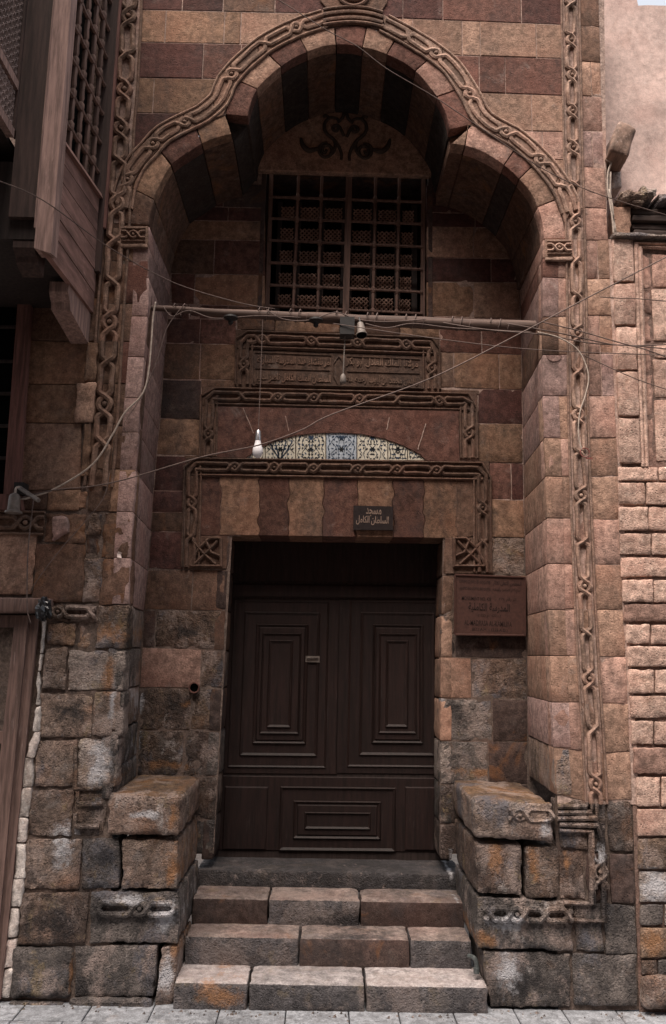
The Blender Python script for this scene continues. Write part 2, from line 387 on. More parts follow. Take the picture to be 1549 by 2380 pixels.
def polyblock(name, pts, Y, n0, thick, mat, par, gap=.002, bev=.004):
    """prism from XZ points standing n0 proud of plane Y"""
    P2 = [Vector((p[0], p[1])) for p in pts]
    c = []
    for p in P2:
        if not c or (p-c[-1]).length > .004: c.append(p)
    if len(c) > 2 and (c[0]-c[-1]).length < .004: c.pop()
    if len(c) < 3: return None
    o = inset(c, gap); i_ = inset(c, gap+bev); n = len(c)
    A = sum(o[i].x*o[(i+1) % n].y-o[(i+1) % n].x*o[i].y for i in range(n))
    if abs(A) < 2e-4: return None
    vs = [(p.x, Y-n0, p.y) for p in i_]+[(p.x, Y-n0+bev, p.y) for p in o]+[(p.x, Y-n0+thick, p.y) for p in o]
    fs = [tuple(range(n)) if A > 0 else tuple(range(n))[::-1]]
    for i in range(n):
        j = (i+1) % n
        for a in (0, n):
            q = (a+i, a+n+i, a+n+j, a+j); fs.append(q if A > 0 else q[::-1])
    return mesh(name, vs, fs, mat, par)

def xat(b, y):
    if callable(b): return b(y)
    if isinstance(b, (int, float)): return b
    return interp([(q, p) for p, q in b], y)
ROUGH = dict(n=(9, 8, 1), r=.008, amp=.006, freq=11, chip=.010)
FINE = dict(n=(5, 3, 1), r=.003, amp=.003, freq=9, chip=.006)
def courses(Y, L, R, rows, par, name='stone_block', ref=None, clip=False, style=FINE, thick=.12, n0=0, gap=.0020, jit=.002):
    for a, b in zip(rows, rows[1:]):
        yl0, yr0, yl1, yr1 = a[0], a[1], b[0], b[1]
        joints, codes = a[2], a[3]
        ra, rb = ref or (xat(L, (yl0+yl1)/2), xat(R, (yr0+yr1)/2))
        yt = lambda x: yl0+(yr0-yl0)*(x-ra)/(rb-ra)
        yb = lambda x: yl1+(yr1-yl1)*(x-ra)/(rb-ra)
        js = [None]+list(joints)+[None]
        for i in range(len(js)-1):
            code = codes[i % len(codes)]
            if code == '.': continue
            st = ROUGH if code in 'eEgGOw' and style is FINE else style
            def side(J, bnd, t, isL):
                x = xat(bnd, (yl0+yl1)/2) if J is None else J
                for _ in range(2):
                    y = yt(x)+(yb(x)-yt(x))*t
                    x = xat(bnd, y) if J is None else J+lean(J)*(y-(yt(J)+yb(J))/2)
                    if clip and J is not None: x = max(x, xat(bnd, y)) if isL else min(x, xat(bnd, y))
                return x, y
            m = 8 if clip else 1
            Lp = [side(js[i], L, t/m, True) for t in range(m+1)]
            Rp = [side(js[i+1], R, t/m, False) for t in range(m+1)]
            if clip:
                keep = [(l, r_) for l, r_ in zip(Lp, Rp) if r_[0]-l[0] > 2]
                if len(keep) < 2: continue
                poly = [r_ for l, r_ in keep]+[l for l, r_ in keep][::-1]
                if poly:
                    P = [at(x, y, Y) for x, y in poly]
                    polyblock(name, [(p.x, p.z) for p in P], Y, n0+random.uniform(-jit, jit), thick, MAT[code], par, gap)
                continue
            q = [at(*Lp[0], Y), at(*Rp[0], Y), at(*Rp[1], Y), at(*Lp[1], Y)]
            quadblock(name, q, thick, MAT[code], par, n0=n0+random.uniform(-jit, jit), gap=gap, **st)
def panel(Y, pts, mat, par, name, n0=.0, thick=.05, gap=0, bev=.003):
    P = [at(x, y, Y) for x, y in pts]
    return polyblock(name, [(p.x, p.z) for p in P], Y, n0, thick, mat, par, gap, bev)
def backing(Y, pts, mat, par, name='mortar_bed', n=-.004):
    P = [at(x, y, Y) for x, y in pts]
    return mesh(name, [(p.x, Y-n, p.z) for p in P], [tuple(range(len(P)))], mat, par)

# ------------------------------------------------------------------ interlaced chain moulding
def arc(pts):
    s = [0]
    for a, b in zip(pts, pts[1:]): s.append(s[-1]+(b-a).length)
    return s
def rib(mb, path, wd, h, Y, n0=0.0, hs=None):
    """half-round rib along 2-D path (XZ) on plane Y"""
    m = len(path); prof = [(-1, -.35), (-.86, .70), (0, .96), (.86, .70), (1, -.35)]
    vs = []; fs = []
    for i, p in enumerate(path):
        t = path[min(i+1, m-1)]-path[max(i-1, 0)]
        if t.length < 1e-9: t = Vector((1, 0))
        t.normalize(); nn = Vector((-t.y, t.x))
        # mitre
        k = 1.0
        if 0 < i < m-1:
            a = (p-path[i-1]); b = (path[i+1]-p)
            if a.length > 1e-9 and b.length > 1e-9:
                k = 1/max(.55, math.sqrt(max(0, (1+a.normalized().dot(b.normalized()))/2)))
        hh = h*(hs[i] if hs else 1)
        for a, b in prof: vs.append((p.x+nn.x*a*wd*k, Y-n0-b*hh, p.y+nn.y*a*wd*k))
    for i in range(m-1):
        for j in range(4): fs.append((i*5+j, (i+1)*5+j, (i+1)*5+j+1, i*5+j+1))
    fs += [(0, 1, 2, 3, 4), tuple((m-1)*5+j for j in (4, 3, 2, 1, 0))]
    mb.add(vs, fs)
def chain(Y, cl, marks, W, mat, par, wd=.010, h=.022, n0=.0, name='interlace_moulding', fillet=True, per='y', wob=.0, cut=True, ext=None, fmat=None):
    """cl: centreline in photo points; marks: list of (pos, kind) where pos is photo y (per='y') / x (per='x') / fraction ('f')"""
    P3 = [at(x, y, Y) for x, y in cl]; P = [Vector((p.x, p.z)) for p in P3]
    S = arc(P); T = S[-1]
    def pos(m):
        if per == 'f': return m*T
        key = [c[1] if per == 'y' else c[0] for c in cl]
        prs = list(zip(key, S))
        if key[0] > key[-1]: prs = prs[::-1]
        return interp(prs, m)
    ms = sorted((pos(m), k) for m, k in marks)
    def C(s):
        s = min(max(s, 0), T)
        for i in range(len(S)-1):
            if s <= S[i+1] or i == len(S)-2:
                t = (s-S[i])/max(S[i+1]-S[i], 1e-9); p = P[i].lerp(P[i+1], t)
                d = (P[i+1]-P[i]).normalized()
                # soften normals near vertices on smooth curves
                if t > .5 and i+2 < len(P): d2 = (P[i+2]-P[i+1]).normalized(); d = (d*(1.5-t)+d2*(t-.5)).normalized() if d.dot(d2) > .8 else d
                elif t < .5 and i > 0: d2 = (P[i]-P[i-1]).normalized(); d = (d*(.5+t)+d2*(.5-t)).normalized() if d.dot(d2) > .8 else d
                return p, Vector((-d.y, d.x))
    cuts = []
    strands = []
    for sg in (1, -1):
        st = [(0, sg*W, 1)]; cur = sg
        for s, k in ms:
            if k == 'c':
                st += [(s-W*.95, cur*W, 1), (s-W*.7, cur*W*.82, 1), (s, 0, 1+.25*sg), (s+W*.7, -cur*W*.82, 1), (s+W*.95, -cur*W, 1)]; cur = -cur
            else:
                st += [(s-W*2.25, cur*W, 1), (s-W*1.95, cur*W*.8, 1), (s-W*1.35, 0, 1+.25*sg), (s-W*.7, -cur*W*.78, 1), (s, -cur*W*1.05, 1), (s+W*.7, -cur*W*.78, 1), (s+W*1.35, 0, 1-.25*sg), (s+W*1.95, cur*W*.8, 1), (s+W*2.25, cur*W, 1)]
        st.append((T, cur*W, 1)); strands.append(st)
    mids = [0]+[(a[0]+b[0])/2 for a, b in zip(ms, ms[1:])]+[T]
    if not cut: mids = [0, T]
    for k in range(len(mids)-1):
        a, b = mids[k], mids[k+1]; mb = MB()
        for st in strands:
            q = [(a, interp([(x[0], x[1]) for x in st], a), 1)]+[x for x in st if a < x[0] < b]+[(b, interp([(x[0], x[1]) for x in st], b), 1)]
            # densify
            d = []
            for u, v in zip(q, q[1:]):
                nseg = max(1, int((v[0]-u[0])/.05))
                d += [tuple(u[j]+(v[j]-u[j])*i/nseg for j in range(3)) for i in range(nseg)]
            d.append(q[-1])
            path = []; hs = []
            for s, t, hh in d:
                p, nn = C(s); path.append(p+nn*(t+wob*mn.noise(Vector((s*9, t*30, 3.3))))); hs.append(hh*(1+wob*20*mn.noise(Vector((s*14, t*40, 9.1)))))
            rib(mb, path, wd, h, Y, n0, hs)
        o = mb.out(name, mat, par, smooth='auto')
        for s, kd in ms:
            if a <= s < b and kd == 'b':
                p, nn = C(s); bm = MB(); bm.lathe((p.x, Y-n0, p.y), [(W*.50, -.004), (W*.46, h*.7), (W*.3, h*1.05), (W*.08, h*1.15)], 8, axis=(0, -1, 0))
                bm.out('boss', mat, o, smooth='auto')
    if fillet:
        for sg in (1, -1):
            mb = MB(); k = max(2, int(T/.06)); path = []
            corner = sorted(set([T*i/k for i in range(k+1)]+S))
            for s in corner:
                p, nn = C(s)
                path.append(p+nn*sg*(W+wd*2.5))
            rib(mb, path, wd*.55, h*.7, Y, n0); mb.out('edge_fillet', fmat or mat, par, smooth='auto')

# ================================================================== THE PORTAL
portal = root('stone_portal', 'tall striped stone portal with trefoil arch, carved chain mouldings and a recessed dark doorway', 'portal', (0, 0, 0))
LF_arris = [(346, 560), (346, 700), (325, 960), (317, 1095), (305, 1270), (300, 1410), (283, 1600), (270, 1785), (262, 1860)]
RT_arris = [(1262, 555), (1262, 595), (1262, 920), (1269, 1095), (1272, 1205), (1275, 1415), (1280, 1540), (1287, 1740), (1292, 1860)]
LF_back = [(404, 590), (385, 800), (372, 970), (360, 1095), (345, 1320), (335, 1420), (325, 1600), (318, 1800)]
RT_back = [(1204, 590), (1212, 750), (1217, 1095), (1222, 1340), (1225, 1500), (1228, 1800)]
# arch curves, photo points, left to right
EXT_L = [(287, 520), (295, 480), (305, 440), (325, 400), (350, 370), (375, 345), (400, 325), (440, 305), (480, 287), (525, 267)]
EXT_T = [(525, 267), (530, 230), (555, 195), (585, 160), (615, 130), (650, 107), (700, 85), (755, 68), (810, 60), (860, 64), (900, 80), (950, 105), (995, 135), (1035, 170), (1060, 205), (1085, 250), (1100, 290)]
EXT_R = [(1100, 290), (1120, 302), (1160, 320), (1200, 345), (1230, 375), (1255, 405), (1280, 440), (1300, 485), (1312, 520), (1318, 556)]
INT_L = [(346, 525), (355, 480), (365, 445), (380, 415), (402, 380), (440, 355), (470, 335), (500, 322), (540, 312)]
INT_T = [(577, 272), (584, 240), (600, 205), (625, 180), (655, 155), (685, 135), (720, 120), (750, 109), (780, 105), (810, 105), (850, 112), (910, 132), (945, 150), (975, 175), (1000, 205), (1025, 240), (1040, 275), (1045, 303)]
INT_R = [(1047, 335), (1085, 340), (1125, 355), (1165, 380), (1205, 415), (1235, 450), (1250, 485), (1262, 525), (1265, 556)]
OUT_L = [(281, 450), (286, 405), (300, 375), (315, 350), (350, 320), (375, 287), (415, 270), (470, 245), (490, 220), (505, 185), (525, 150), (560, 117), (615, 80), (700, 40), (754, 24)]
OUT_R = [(886, 32), (940, 62), (1005, 97), (1055, 130), (1085, 170), (1115, 215), (1130, 260), (1155, 280), (1200, 300), (1240, 330), (1275, 360), (1310, 400), (1330, 425), (1345, 465)]
def XZ(pt, Y=0): p = at(*pt, Y); return Vector((p.x, p.z))
def polar(curve, c):
    out = []
    for p in curve:
        v = XZ(p)-c; out.append((math.atan2(v.x, v.y), v.length))   # angle from up, clockwise
    return sorted(out)
def lobe(ext, intr, cpt, joints, codes, depth=BY+.02):
    c = XZ(cpt); E = polar(ext, c); I = polar(intr, c)
    angs = []
    for j in joints:
        v = XZ(j)-c; angs.append(math.atan2(v.x, v.y))
    endE = (E[0][0], E[-1][0]); endI = (I[0][0], I[-1][0])
    aE = [endE[0]]+angs+[endE[1]]; aI = [endI[0]]+angs+[endI[1]]
    for i in range(len(aE)-1):
        e0, e1, i0, i1 = aE[i], aE[i+1], aI[i], aI[i+1]
        g = .004
        def f(u, v, w, e0=e0, e1=e1, i0=i0, i1=i1):
            ae = e0+(e1-e0)*u; ai = i0+(i1-i0)*u
            re = interp(E, ae)-.004; ri = interp(I, ai)
            pe = c+Vector((math.sin(ae), math.cos(ae)))*re; pi_ = c+Vector((math.sin(ai), math.cos(ai)))*ri
            q = pi_.lerp(pe, v)
            return Vector((q.x, w*depth-.004, q.y))
        Lu = abs(i1-i0)*I[len(I)//2][1]
        k = 1-g/max(Lu, .02); fd = random.uniform(.085, .11)/depth
        solid('voussoir', lambda u, v, w: f(.5+(u-.5)*k, v, w*fd), (Lu, .12, depth*fd), n=(6, 2, 1), r=.004, amp=.003, freq=9, chip=.006, mat=MAT[codes[i]], par=portal, faces='flrtdb')
        solid('soffit_stone', lambda u, v, w: f(.5+(u-.5)*k, v, fd+.002+w*(1-fd-.002)), (Lu, .12, depth*(1-fd)), n=(5, 1, 4), r=.003, amp=.003, freq=6, mat=MAT['K' if codes[i] in 'rR' else 'b'], par=portal, faces='flrtdb')  # striped like the voussoirs but darker: soffit shade put into the colour
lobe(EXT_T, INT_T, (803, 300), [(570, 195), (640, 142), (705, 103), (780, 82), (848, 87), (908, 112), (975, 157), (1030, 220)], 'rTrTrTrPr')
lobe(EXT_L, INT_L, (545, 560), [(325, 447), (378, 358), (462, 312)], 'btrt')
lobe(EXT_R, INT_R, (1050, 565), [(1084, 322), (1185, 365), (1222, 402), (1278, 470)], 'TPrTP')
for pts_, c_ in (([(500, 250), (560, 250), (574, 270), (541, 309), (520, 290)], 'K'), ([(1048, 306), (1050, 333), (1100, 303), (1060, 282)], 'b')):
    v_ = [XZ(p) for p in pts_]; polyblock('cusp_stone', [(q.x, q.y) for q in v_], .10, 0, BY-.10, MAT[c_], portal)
# mortar core behind the voussoir rings (fills the joints)
# ---- spandrels
outL = lambda y: interp(sorted([(q, p) for p, q in OUT_L]), y)+9
outR = lambda y: interp(sorted([(q, p) for p, q in OUT_R]), y)-9
LB = [(331, 0), (318, 200), (306, 350), (300, 420)]
RB = [(1305, 0), (1312, 300), (1318, 440)]
rowsL = [(-40, -40, [425, 520, 640, 760], 'RRbRR'), (22, 32, [385, 522, 560, 690], 'tttTt'), (98, 106, [472, 560], 'Rrr'), (180, 188, [357], 'tt'), (262, 272, [], 'R'), (345, 352, [], 't'), (400, 405)]
courses(0, LB, outL, rowsL, portal, ref=(330, 780), clip=True)
rowsR = [(-40, -30, [937, 1030, 1212], 'RRrR'), (40, 57, [960, 1075, 1117, 1247], 'TTTTT'), (122, 136, [1115, 1175], 'rrr'), (205, 222, [1237], 'TT'), (296, 306, [1262], 'PP'), (365, 372, [], 'T'), (430, 432)]
courses(0, outR, RB, rowsR, portal, ref=(880, 1305), clip=True)
# the apex: ogee loop of moulding round a boss
panel(0, [(760, 22), (752, 66), (812, 58), (862, 62), (882, 36), (900, 10), (905, -40), (735, -40), (745, 5)], MAT['b'], portal, 'apex_stone', n0=.012, thick=.12)
strip_backing([(330, 520), (330, 700), (300, 1000), (290, 1400)], [(347, 520), (344, 700), (318, 1095), (298, 1410)], [520, 1410], MORTD) if False else None
bw = lambda pts: backing(0, pts, MORT, portal, n=-.005)
# mortar sheets (facade), kept outside the opening
def strip_backing(Lf, Rf, ys, mat, n=-.004, Y=0):
    vs = []; fs = []
    for y in ys:
        a = at(xat(Lf, y), y, Y); b = at(xat(Rf, y), y, Y); vs += [(a.x, Y-n, a.z), (b.x, Y-n, b.z)]
    for i in range(len(ys)-1): fs.append((2*i, 2*i+2, 2*i+3, 2*i+1))
    mesh('mortar_bed', vs, fs, mat, portal)
extLf = lambda y: interp(sorted([(q, p) for p, q in EXT_L+EXT_T[1:9]]), y)
extRf = lambda y: interp(sorted([(q, p) for p, q in EXT_T[9:]+EXT_R[1:]]), y)
strip_backing([(215, 0), (180, 500)], extLf, [-40, 20, 60]+list(range(62, 530, 12)), MORT)
strip_backing(extRf, [(1405, 0), (1412, 500)], [-40, 20, 60]+list(range(62, 560, 12)), MORT)
strip_backing(lambda y: 700, lambda y: 900, [-60, 60], MORT, n=-.012)
inl = [(350, 520), (346, 560), (346, 700), (325, 960), (317, 1095), (305, 1270), (299, 1410), (283, 1600), (270, 1785), (262, 1860)]
strip_backing([(200, 0), (200, 520), (185, 1410), (170, 1860)], [(x-6, y) for y, x in [(q, p) for p, q in inl]], [q for p, q in inl], MORTD, n=-.010)
inr = [(1262, 555), (1262, 920), (1269, 1095), (1275, 1415), (1280, 1540), (1287, 1740), (1292, 1870)]
strip_backing([(x+5, y) for x, y in inr], [(1425, 555), (1436, 800), (1446, 1080), (1452, 1250), (1466, 1500), (1480, 1700), (1486, 1870)], [q for p, q in inr], MORT, n=-.006)
# ---- moulding band following the arch
def midpath(A, B, n, ca, cb):
    out = []
    def res(C):
        P = [Vector(p) for p in C]; S = arc(P); return [P_at(P, S, S[-1]*i/n) for i in range(n+1)]
    def P_at(P, S, s):
        for i in range(len(S)-1):
            if s <= S[i+1]+1e-9: return P[i].lerp(P[i+1], (s-S[i])/max(S[i+1]-S[i], 1e-9))
        return P[-1]
    a, b = res(A), res(B)
    return [tuple(p.lerp(q, .5)) for p, q in zip(a, b)], a, b
inL = EXT_L[:]+EXT_T[1:8]; inR = EXT_T[10:]+EXT_R[1:-1]
mL, aL, bL = midpath(OUT_L, inL, 40, 0, 0)
mR, aR, bR = midpath(OUT_R, inR, 40, 0, 0)
def band(a, b, code):
    n = 8
    for k in range(0, 40, 5):
        A = a[k:k+6]; B = b[k:k+6]
        pts = [tuple(p) for p in A]+[tuple(p) for p in B][::-1]
        P = [at(x, y, 0) for x, y in pts]
        polyblock('moulding_stone', [(p.x, p.z) for p in P], 0, .010, .10, MAT[code], portal, .0015, .003)
band(aL, bL, 'm'); band(aR, bR, 'M')
chain(0, mL, [(.10, 'b'), (.25, 'b'), (.38, 'b'), (.62, 'b'), (.78, 'c'), (.90, 'b')], .029, MAT['m'], portal, wd=.0145, h=.018, n0=.006, per='f', wob=.009)
chain(0, mR, [(.10, 'c'), (.22, 'b'), (.42, 'b'), (.62, 'b'), (.78, 'b'), (.90, 'c')], .029, MAT['M'], portal, wd=.0145, h=.018, n0=.006, per='f', wob=.009)
mb = MB()
for dy, w_ in ((0, .010), (11, .013), (25, .013), (35, .010)):
    rib(mb, [XZ(tuple(p)) for p in smooth_path([Vector((x, y+dy*k)) for x, y, k in ((752, 27, 1), (775, 23, 1), (815, 20, 1), (855, 23, 1), (890, 33, .95))], 4)], w_, .014, 0, .012)
for r_, w_ in ((30, .011), (18, .009)):
    rib(mb, [XZ((822+r_*1.2*math.cos(q), -12+r_*math.sin(q))) for q in [i*math.pi/10 for i in range(21)]], w_, .016, 0, .012)
mb.out('apex_knot', MAT['n'], portal, smooth='auto')

# ---- tall chain mouldings left and right
RC = [(1325, -30), (1326, 0), (1332, 330), (1337, 520), (1341, 700), (1345, 1000), (1350, 1150), (1360, 1400), (1370, 1577), (1378, 1700), (1387, 1868)]
LC = [(303, -30), (300, 40), (292, 200), (283, 300), (274, 475), (267, 595), (256, 750), (245, 940), (235, 1075), (229, 1130)]
def bandrow(cl, hw, ys, codes, n0=-.006):
    for i, (a, b) in enumerate(zip(ys, ys[1:])):
        L = [(x-hw, y) for x, y in cl]; R = [(x+hw, y) for x, y in cl]
        q = [at(xat(L, a), a), at(xat(R, a), a), at(xat(R, b), b), at(xat(L, b), b)]
        quadblock('moulding_stone', q, .10, MAT[codes[i % len(codes)]], portal, n0=n0, gap=.0015, **FINE)
bandrow(RC, 22, [-35, 60, 135, 222, 305, 387, 482, 557, 648, 733, 822, 920, 1018, 1107, 1206, 1311, 1417, 1526, 1633, 1748, 1866], 'MTMMP')
bandrow(LC, 27, [-35, 60, 180, 262, 345, 420, 527, 605, 705, 792, 890, 985, 1090, 1135], 'mbm')
chain(0, RC, [(14, 'c'), (97, 'b'), (179, 'b'), (262, 'b'), (345, 'b'), (430, 'c'), (517, 'b'), (607, 'c'), (687, 'c'), (777, 'b'), (867, 'c'), (965, 'b'), (1052, 'c'), (1152, 'b'), (1260, 'c'), (1363, 'b'), (1470, 'c'), (1577, 'b'), (1695, 'c'), (1822, 'b')], .027, MAT['M'], portal, wd=.0135, h=.026, n0=-.006, wob=.009)
chain(0, LC, [(40, 'b'), (130, 'c'), (210, 'b'), (300, 'b'), (375, 'c'), (475, 'b'), (560, 'c'), (655, 'c'), (750, 'b'), (842, 'c'), (940, 'b'), (1028, 'c')], .038, MAT['m'], portal, wd=.0175, h=.032, n0=-.006, wob=.009)
# outer strip right of the right chain
RS_L = [(x+22, y) for x, y in RC]; RS_R = [(1393, 0), (1402, 300), (1410, 480), (1416, 560), (1425, 800), (1437, 1080), (1441, 1250), (1455, 1500), (1462, 1650), (1470, 1866)]
courses(0, RS_L, RS_R, [(-35, -33, [], 'b'), (60, 62, [], 'b'), (142, 145, [1375], 'TT'), (222, 225, [], 'P'), (303, 306, [1378], 'jj'), (387, 390, [], 'P'), (482, 484, [], 'P'), (557, 558, [1390], 'PT'), (648, 648, [], 'T'), (733, 733, [1395], 'PT'), (822, 822, [1398], 'Pj'), (920, 920, [], 'P'), (1018, 1018, [], 'T'), (1108, 1106, [], 'T'), (1207, 1207, [], 'P'), (1312, 1312, [], 'T'), (1417, 1417, [], 'T'), (1527, 1527, [], 'P'), (1635, 1635, [], 'T'), (1750, 1746, [1398], 'TT'), (1860, 1860)], portal)
# inner strip between right arris and chain
RI_L = [(x, y) for x, y in RT_arris]; RI_R = [(x-22, y) for x, y in RC]
courses(0, RI_L, RI_R, [(600, 600, [], 'P'), (645, 646, [], 'P'), (737, 735, [], 'T'), (825, 824, [], 'j'), (920, 920, [], 'T'), (1018, 1020, [], 'P'), (1107, 1107, [], 'T'), (1204, 1206, [], 'P'), (1310, 1311, [], 'P'), (1417, 1415, [], 'P'), (1524, 1524, [], 'T'), (1632, 1632, [], 'P'), (1737, 1745, [], 'T'), (1846, 1862)], portal)
# inner strip between left chain and left arris
LI_L = [(x+27, y) for x, y in LC]+[(243, 1300), (228, 1400)]; LI_R = LF_arris
courses(0, LI_L, LI_R, [(572, 572, [], 't'), (607, 607, [], 'r'), (705, 705, [], 'b'), (793, 795, [], 'r'), (892, 892, [], 'b'), (990, 990, [], 'b'), (1090, 1090, [], 't'), (1190, 1190, [], 't'), (1297, 1300, [], 'b'), (1408, 1402)], portal)
# capitals at the springing
for pts, mt, cl in ((((278, 528), (346, 528), (346, 570), (278, 570)), 'm', [(284, 549), (340, 549)]), (((1266, 558), (1330, 558), (1330, 600), (1266, 600)), 'M', [(1270, 579), (1326, 579)])):
    panel(0, pts, MAT[mt], portal, 'capital', n0=.016, thick=.1)
    chain(0, cl, [(.5, 'b')], .022, MAT[mt], portal, wd=.008, h=.018, n0=.016, per='f', name='capital_knot')
    quadblock('capital', [at(pts[3][0], pts[3][1]), at(pts[2][0], pts[2][1]), at(pts[2][0], pts[2][1]+9), at(pts[3][0], pts[3][1]+9)], .08, MAT[mt], portal, n0=.024, **FINE)

# ---- jambs of the niche
def jamb(front, back, ys, codes, sgn):
    F_ = sorted([(at(x, y, 0).z, at(x, y, 0).x) for x, y in front]); B_ = sorted([(at(x, y, BY).z, at(x, y, BY).x) for x, y in back])
    for i, (a, b) in enumerate(zip(ys, ys[1:])):
        z1, z0 = at(xat(front, a), a).z-.002, at(xat(front, b), b).z+.002
        def f(u, v, w, z0=z0, z1=z1):     # u: depth into niche, v up, w into the wall
            z = z0+(z1-z0)*v; x = interp(F_, z)*(1-u)+interp(B_, z)*u
            yy = -.0015+u*(BY+.0)
            return Vector((x+sgn*w*.10, yy, z)) if sgn < 0 else Vector((x+w*.10, BY-.0015-(yy), z))
        def g(u, v, w, z0=z0, z1=z1):
            z = z0+(z1-z0)*v; uu = u if sgn < 0 else 1-u
            x = interp(F_, z)*(1-uu)+interp(B_, z)*uu
            return Vector((x+sgn*w*.10, -.0015+uu*BY, z))
        c = codes[i % len(codes)]
        st = dict(n=(8, 4, 1), r=.012, amp=.005, freq=8, chip=.012) if c in 'eEgGOw' else dict(n=(6, 3, 1), r=.003, amp=.0025, freq=7)
        solid('jamb_stone', g, (BY, abs(z1-z0), .1), mat=MAT[c], par=portal, faces='flrtd', **st)
jamb(LF_arris, LF_back, [528, 572, 645, 735, 830, 925, 1005, 1095, 1190, 1297, 1405, 1505, 1605, 1700, 1790, 1860], 'jjjjjjjjjjwgEgg', -1)
jamb(RT_arris, RT_back, [558, 600, 645, 737, 825, 920, 1018, 1107, 1204, 1310, 1417, 1524, 1632, 1737, 1850], 'PrjbjjTTPPTTjE', 1)

# ---- back wall of the niche
bwL = LF_back; bwR = RT_back
backing(BY, [(300, 380), (612, 380), (612, 725), (300, 725)], MORT, portal); backing(BY, [(998, 380), (1300, 380), (1300, 725), (998, 725)], MORT, portal)
backing(BY, [(300, 725), (560, 725), (560, 1246), (300, 1246)], MORT, portal); backing(BY, [(1010, 725), (1300, 725), (1300, 1246), (1010, 1246)], MORT, portal)
backing(BY, [(560, 733), (1010, 733), (1010, 1243), (560, 1243)], MAT['b'], portal, n=-.02)
courses(BY, 551, 1022, [(735, 750, [640, 790, 930], 'btbt'), (765, 783)], portal, gap=.001)
for q_ in ([(468, 882), (551, 884), (549, 902), (468, 900)], [(1022, 905), (1114, 907), (1114, 918), (1022, 916)], [(428, 1058), (470, 1059), (468, 1066), (430, 1066)], [(1108, 1074), (1140, 1076), (1140, 1080), (1108, 1078)]): panel(BY, q_, MAT['b'], portal, 'stone_block', n0=.0, thick=.06, gap=.001)
backing(BY, [(300, 1246), (540, 1246), (497, 1985), (300, 1985)], MORTD, portal)
backing(BY, [(1030, 1246), (1300, 1246), (1300, 1985), (1022, 1985)], MORTD, portal)
courses(BY, 398, 617, [(425, 428, [520], 'Rk'), (478, 483, [531], 'RR'), (511, 514, [], 't'), (556, 559, [498], 'br'), (635, 639, [453], 'rt'), (706, 712, [440, 530], 'rrb'), (740, 742)], portal, ref=(398, 617))
courses(BY, bwL, 549, [(740, 742, [465], 'rr'), (797, 800, [466], 'tt'), (880, 884)], portal)
courses(BY, bwL, [(468, 880), (468, 1070)], [(882, 884, [], 'k'), (972, 974, [], 't'), (1057, 1058)], portal)
courses(BY, bwL, [(468, 1050), (430, 1075), (427, 1330)], [(1059, 1060, [], 'R'), (1140, 1141, [], 'R'), (1190, 1190, [], 'b'), (1235, 1236, [], 'R'), (1322, 1324)], portal)
DL = [(524, 1324), (516, 1500), (507, 1785), (497, 1985)]; DR = [(1031, 1250), (1027, 1430), (1023, 1690), (1022, 1985)]
courses(BY, bwL, DL, [(1324, 1324, [447], 'bb'), (1417, 1420, [362], 'kk'), (1505, 1512, [467], 'pb'), (1598, 1600, [], 'k'), (1697, 1697, [427], 'GG'), (1802, 1805, [440], 'GG'), (1905, 1905, [450], 'Gg'), (1985, 1985)] if False else
        [(1324, 1324, [447], 'bb'), (1417, 1420, [362], 'kG'), (1505, 1512, [467], 'PG'), (1598, 1600, [445], 'GO'), (1697, 1697, [427], 'GG'), (1802, 1805, [440], 'GG'), (1905, 1905, [450], 'Gg'), (1985, 1985)], portal)
courses(BY, 992, bwR, [(430, 433, [1080], 'Rk'), (493, 498, [1105], 'RR'), (526, 530, [1101], 'TT'), (598, 602, [1142], 'RR'), (655, 657, [1102], 'tT'), (735, 740, [], 'r'), (765, 768)], portal, ref=(992, 1208))
courses(BY, 1022, bwR, [(765, 768, [1120], 'rr'), (818, 824, [1056, 1161], 'Ttt'), (900, 906)], portal)
courses(BY, 1112, bwR, [(903, 906, [], 'R'), (985, 985, [], 't'), (1075, 1077)], portal)
courses(BY, 1138, bwR, [(1075, 1077, [1189], 'rR'), (1160, 1162, [], 't'), (1248, 1250, [], 'E'), (1336, 1338)], portal)
courses(BY, DR, bwR, [(1336, 1338, [1060], 'Gt'), (1475, 1478, [1058], 'Gk'), (1527, 1532, [1096], 'TG'), (1622, 1627, [1145], 'gk'), (1722, 1724, [1136], 'gk'), (1822, 1824, [1130], 'Gk'), (1915, 1918, [], 'G'), (1985, 1985)], portal)

# ---- stepped chain frames round inscription, tiles and lintel
def slab(pts, code, n0, name='frame_stone', Y=BY): return panel(Y, pts, MAT[code], portal, name, n0=n0, thick=.06, gap=.001)
# backing stones of the bands
def hband(x0, x1, y0, y1, sl, joints, code='n', n0=.006):
    js = [x0]+joints+[x1]
    for a, b in zip(js, js[1:]): slab([(a, y0+sl*(a-x0)), (b, y0+sl*(b-x0)), (b, y1+sl*(b-x0)), (a, y1+sl*(a-x0))], code, n0)
hband(549, 1022, 766, 811, .036, [700, 850])
slab([(549, 811), (588, 813), (586, 902), (547, 900)], 'n', .006); slab([(984, 826), (1022, 828), (1022, 912), (984, 912)], 'n', .006)
hband(470, 1110, 900, 944, .021, [600, 760, 900, 1010])
slab([(470, 944), (507, 945), (503, 1062), (466, 1062)], 'n', .006); slab([(1066, 957), (1110, 958), (1113, 1067), (1069, 1067)], 'n', .006)
hband(432, 1138, 1063, 1106, .012, [590, 745, 905, 1030])
slab([(432, 1106), (465, 1106), (464, 1246), (510, 1246), (528, 1246), (528, 1322), (427, 1322)], 'n', .006)
slab([(1106, 1114), (1139, 1115), (1141, 1334), (1060, 1334), (1036, 1334), (1034, 1250), (1104, 1250)], 'n', .006)
ck = dict(wd=.0135, h=.026, n0=.004, wob=.009)
NM = MAT['n']
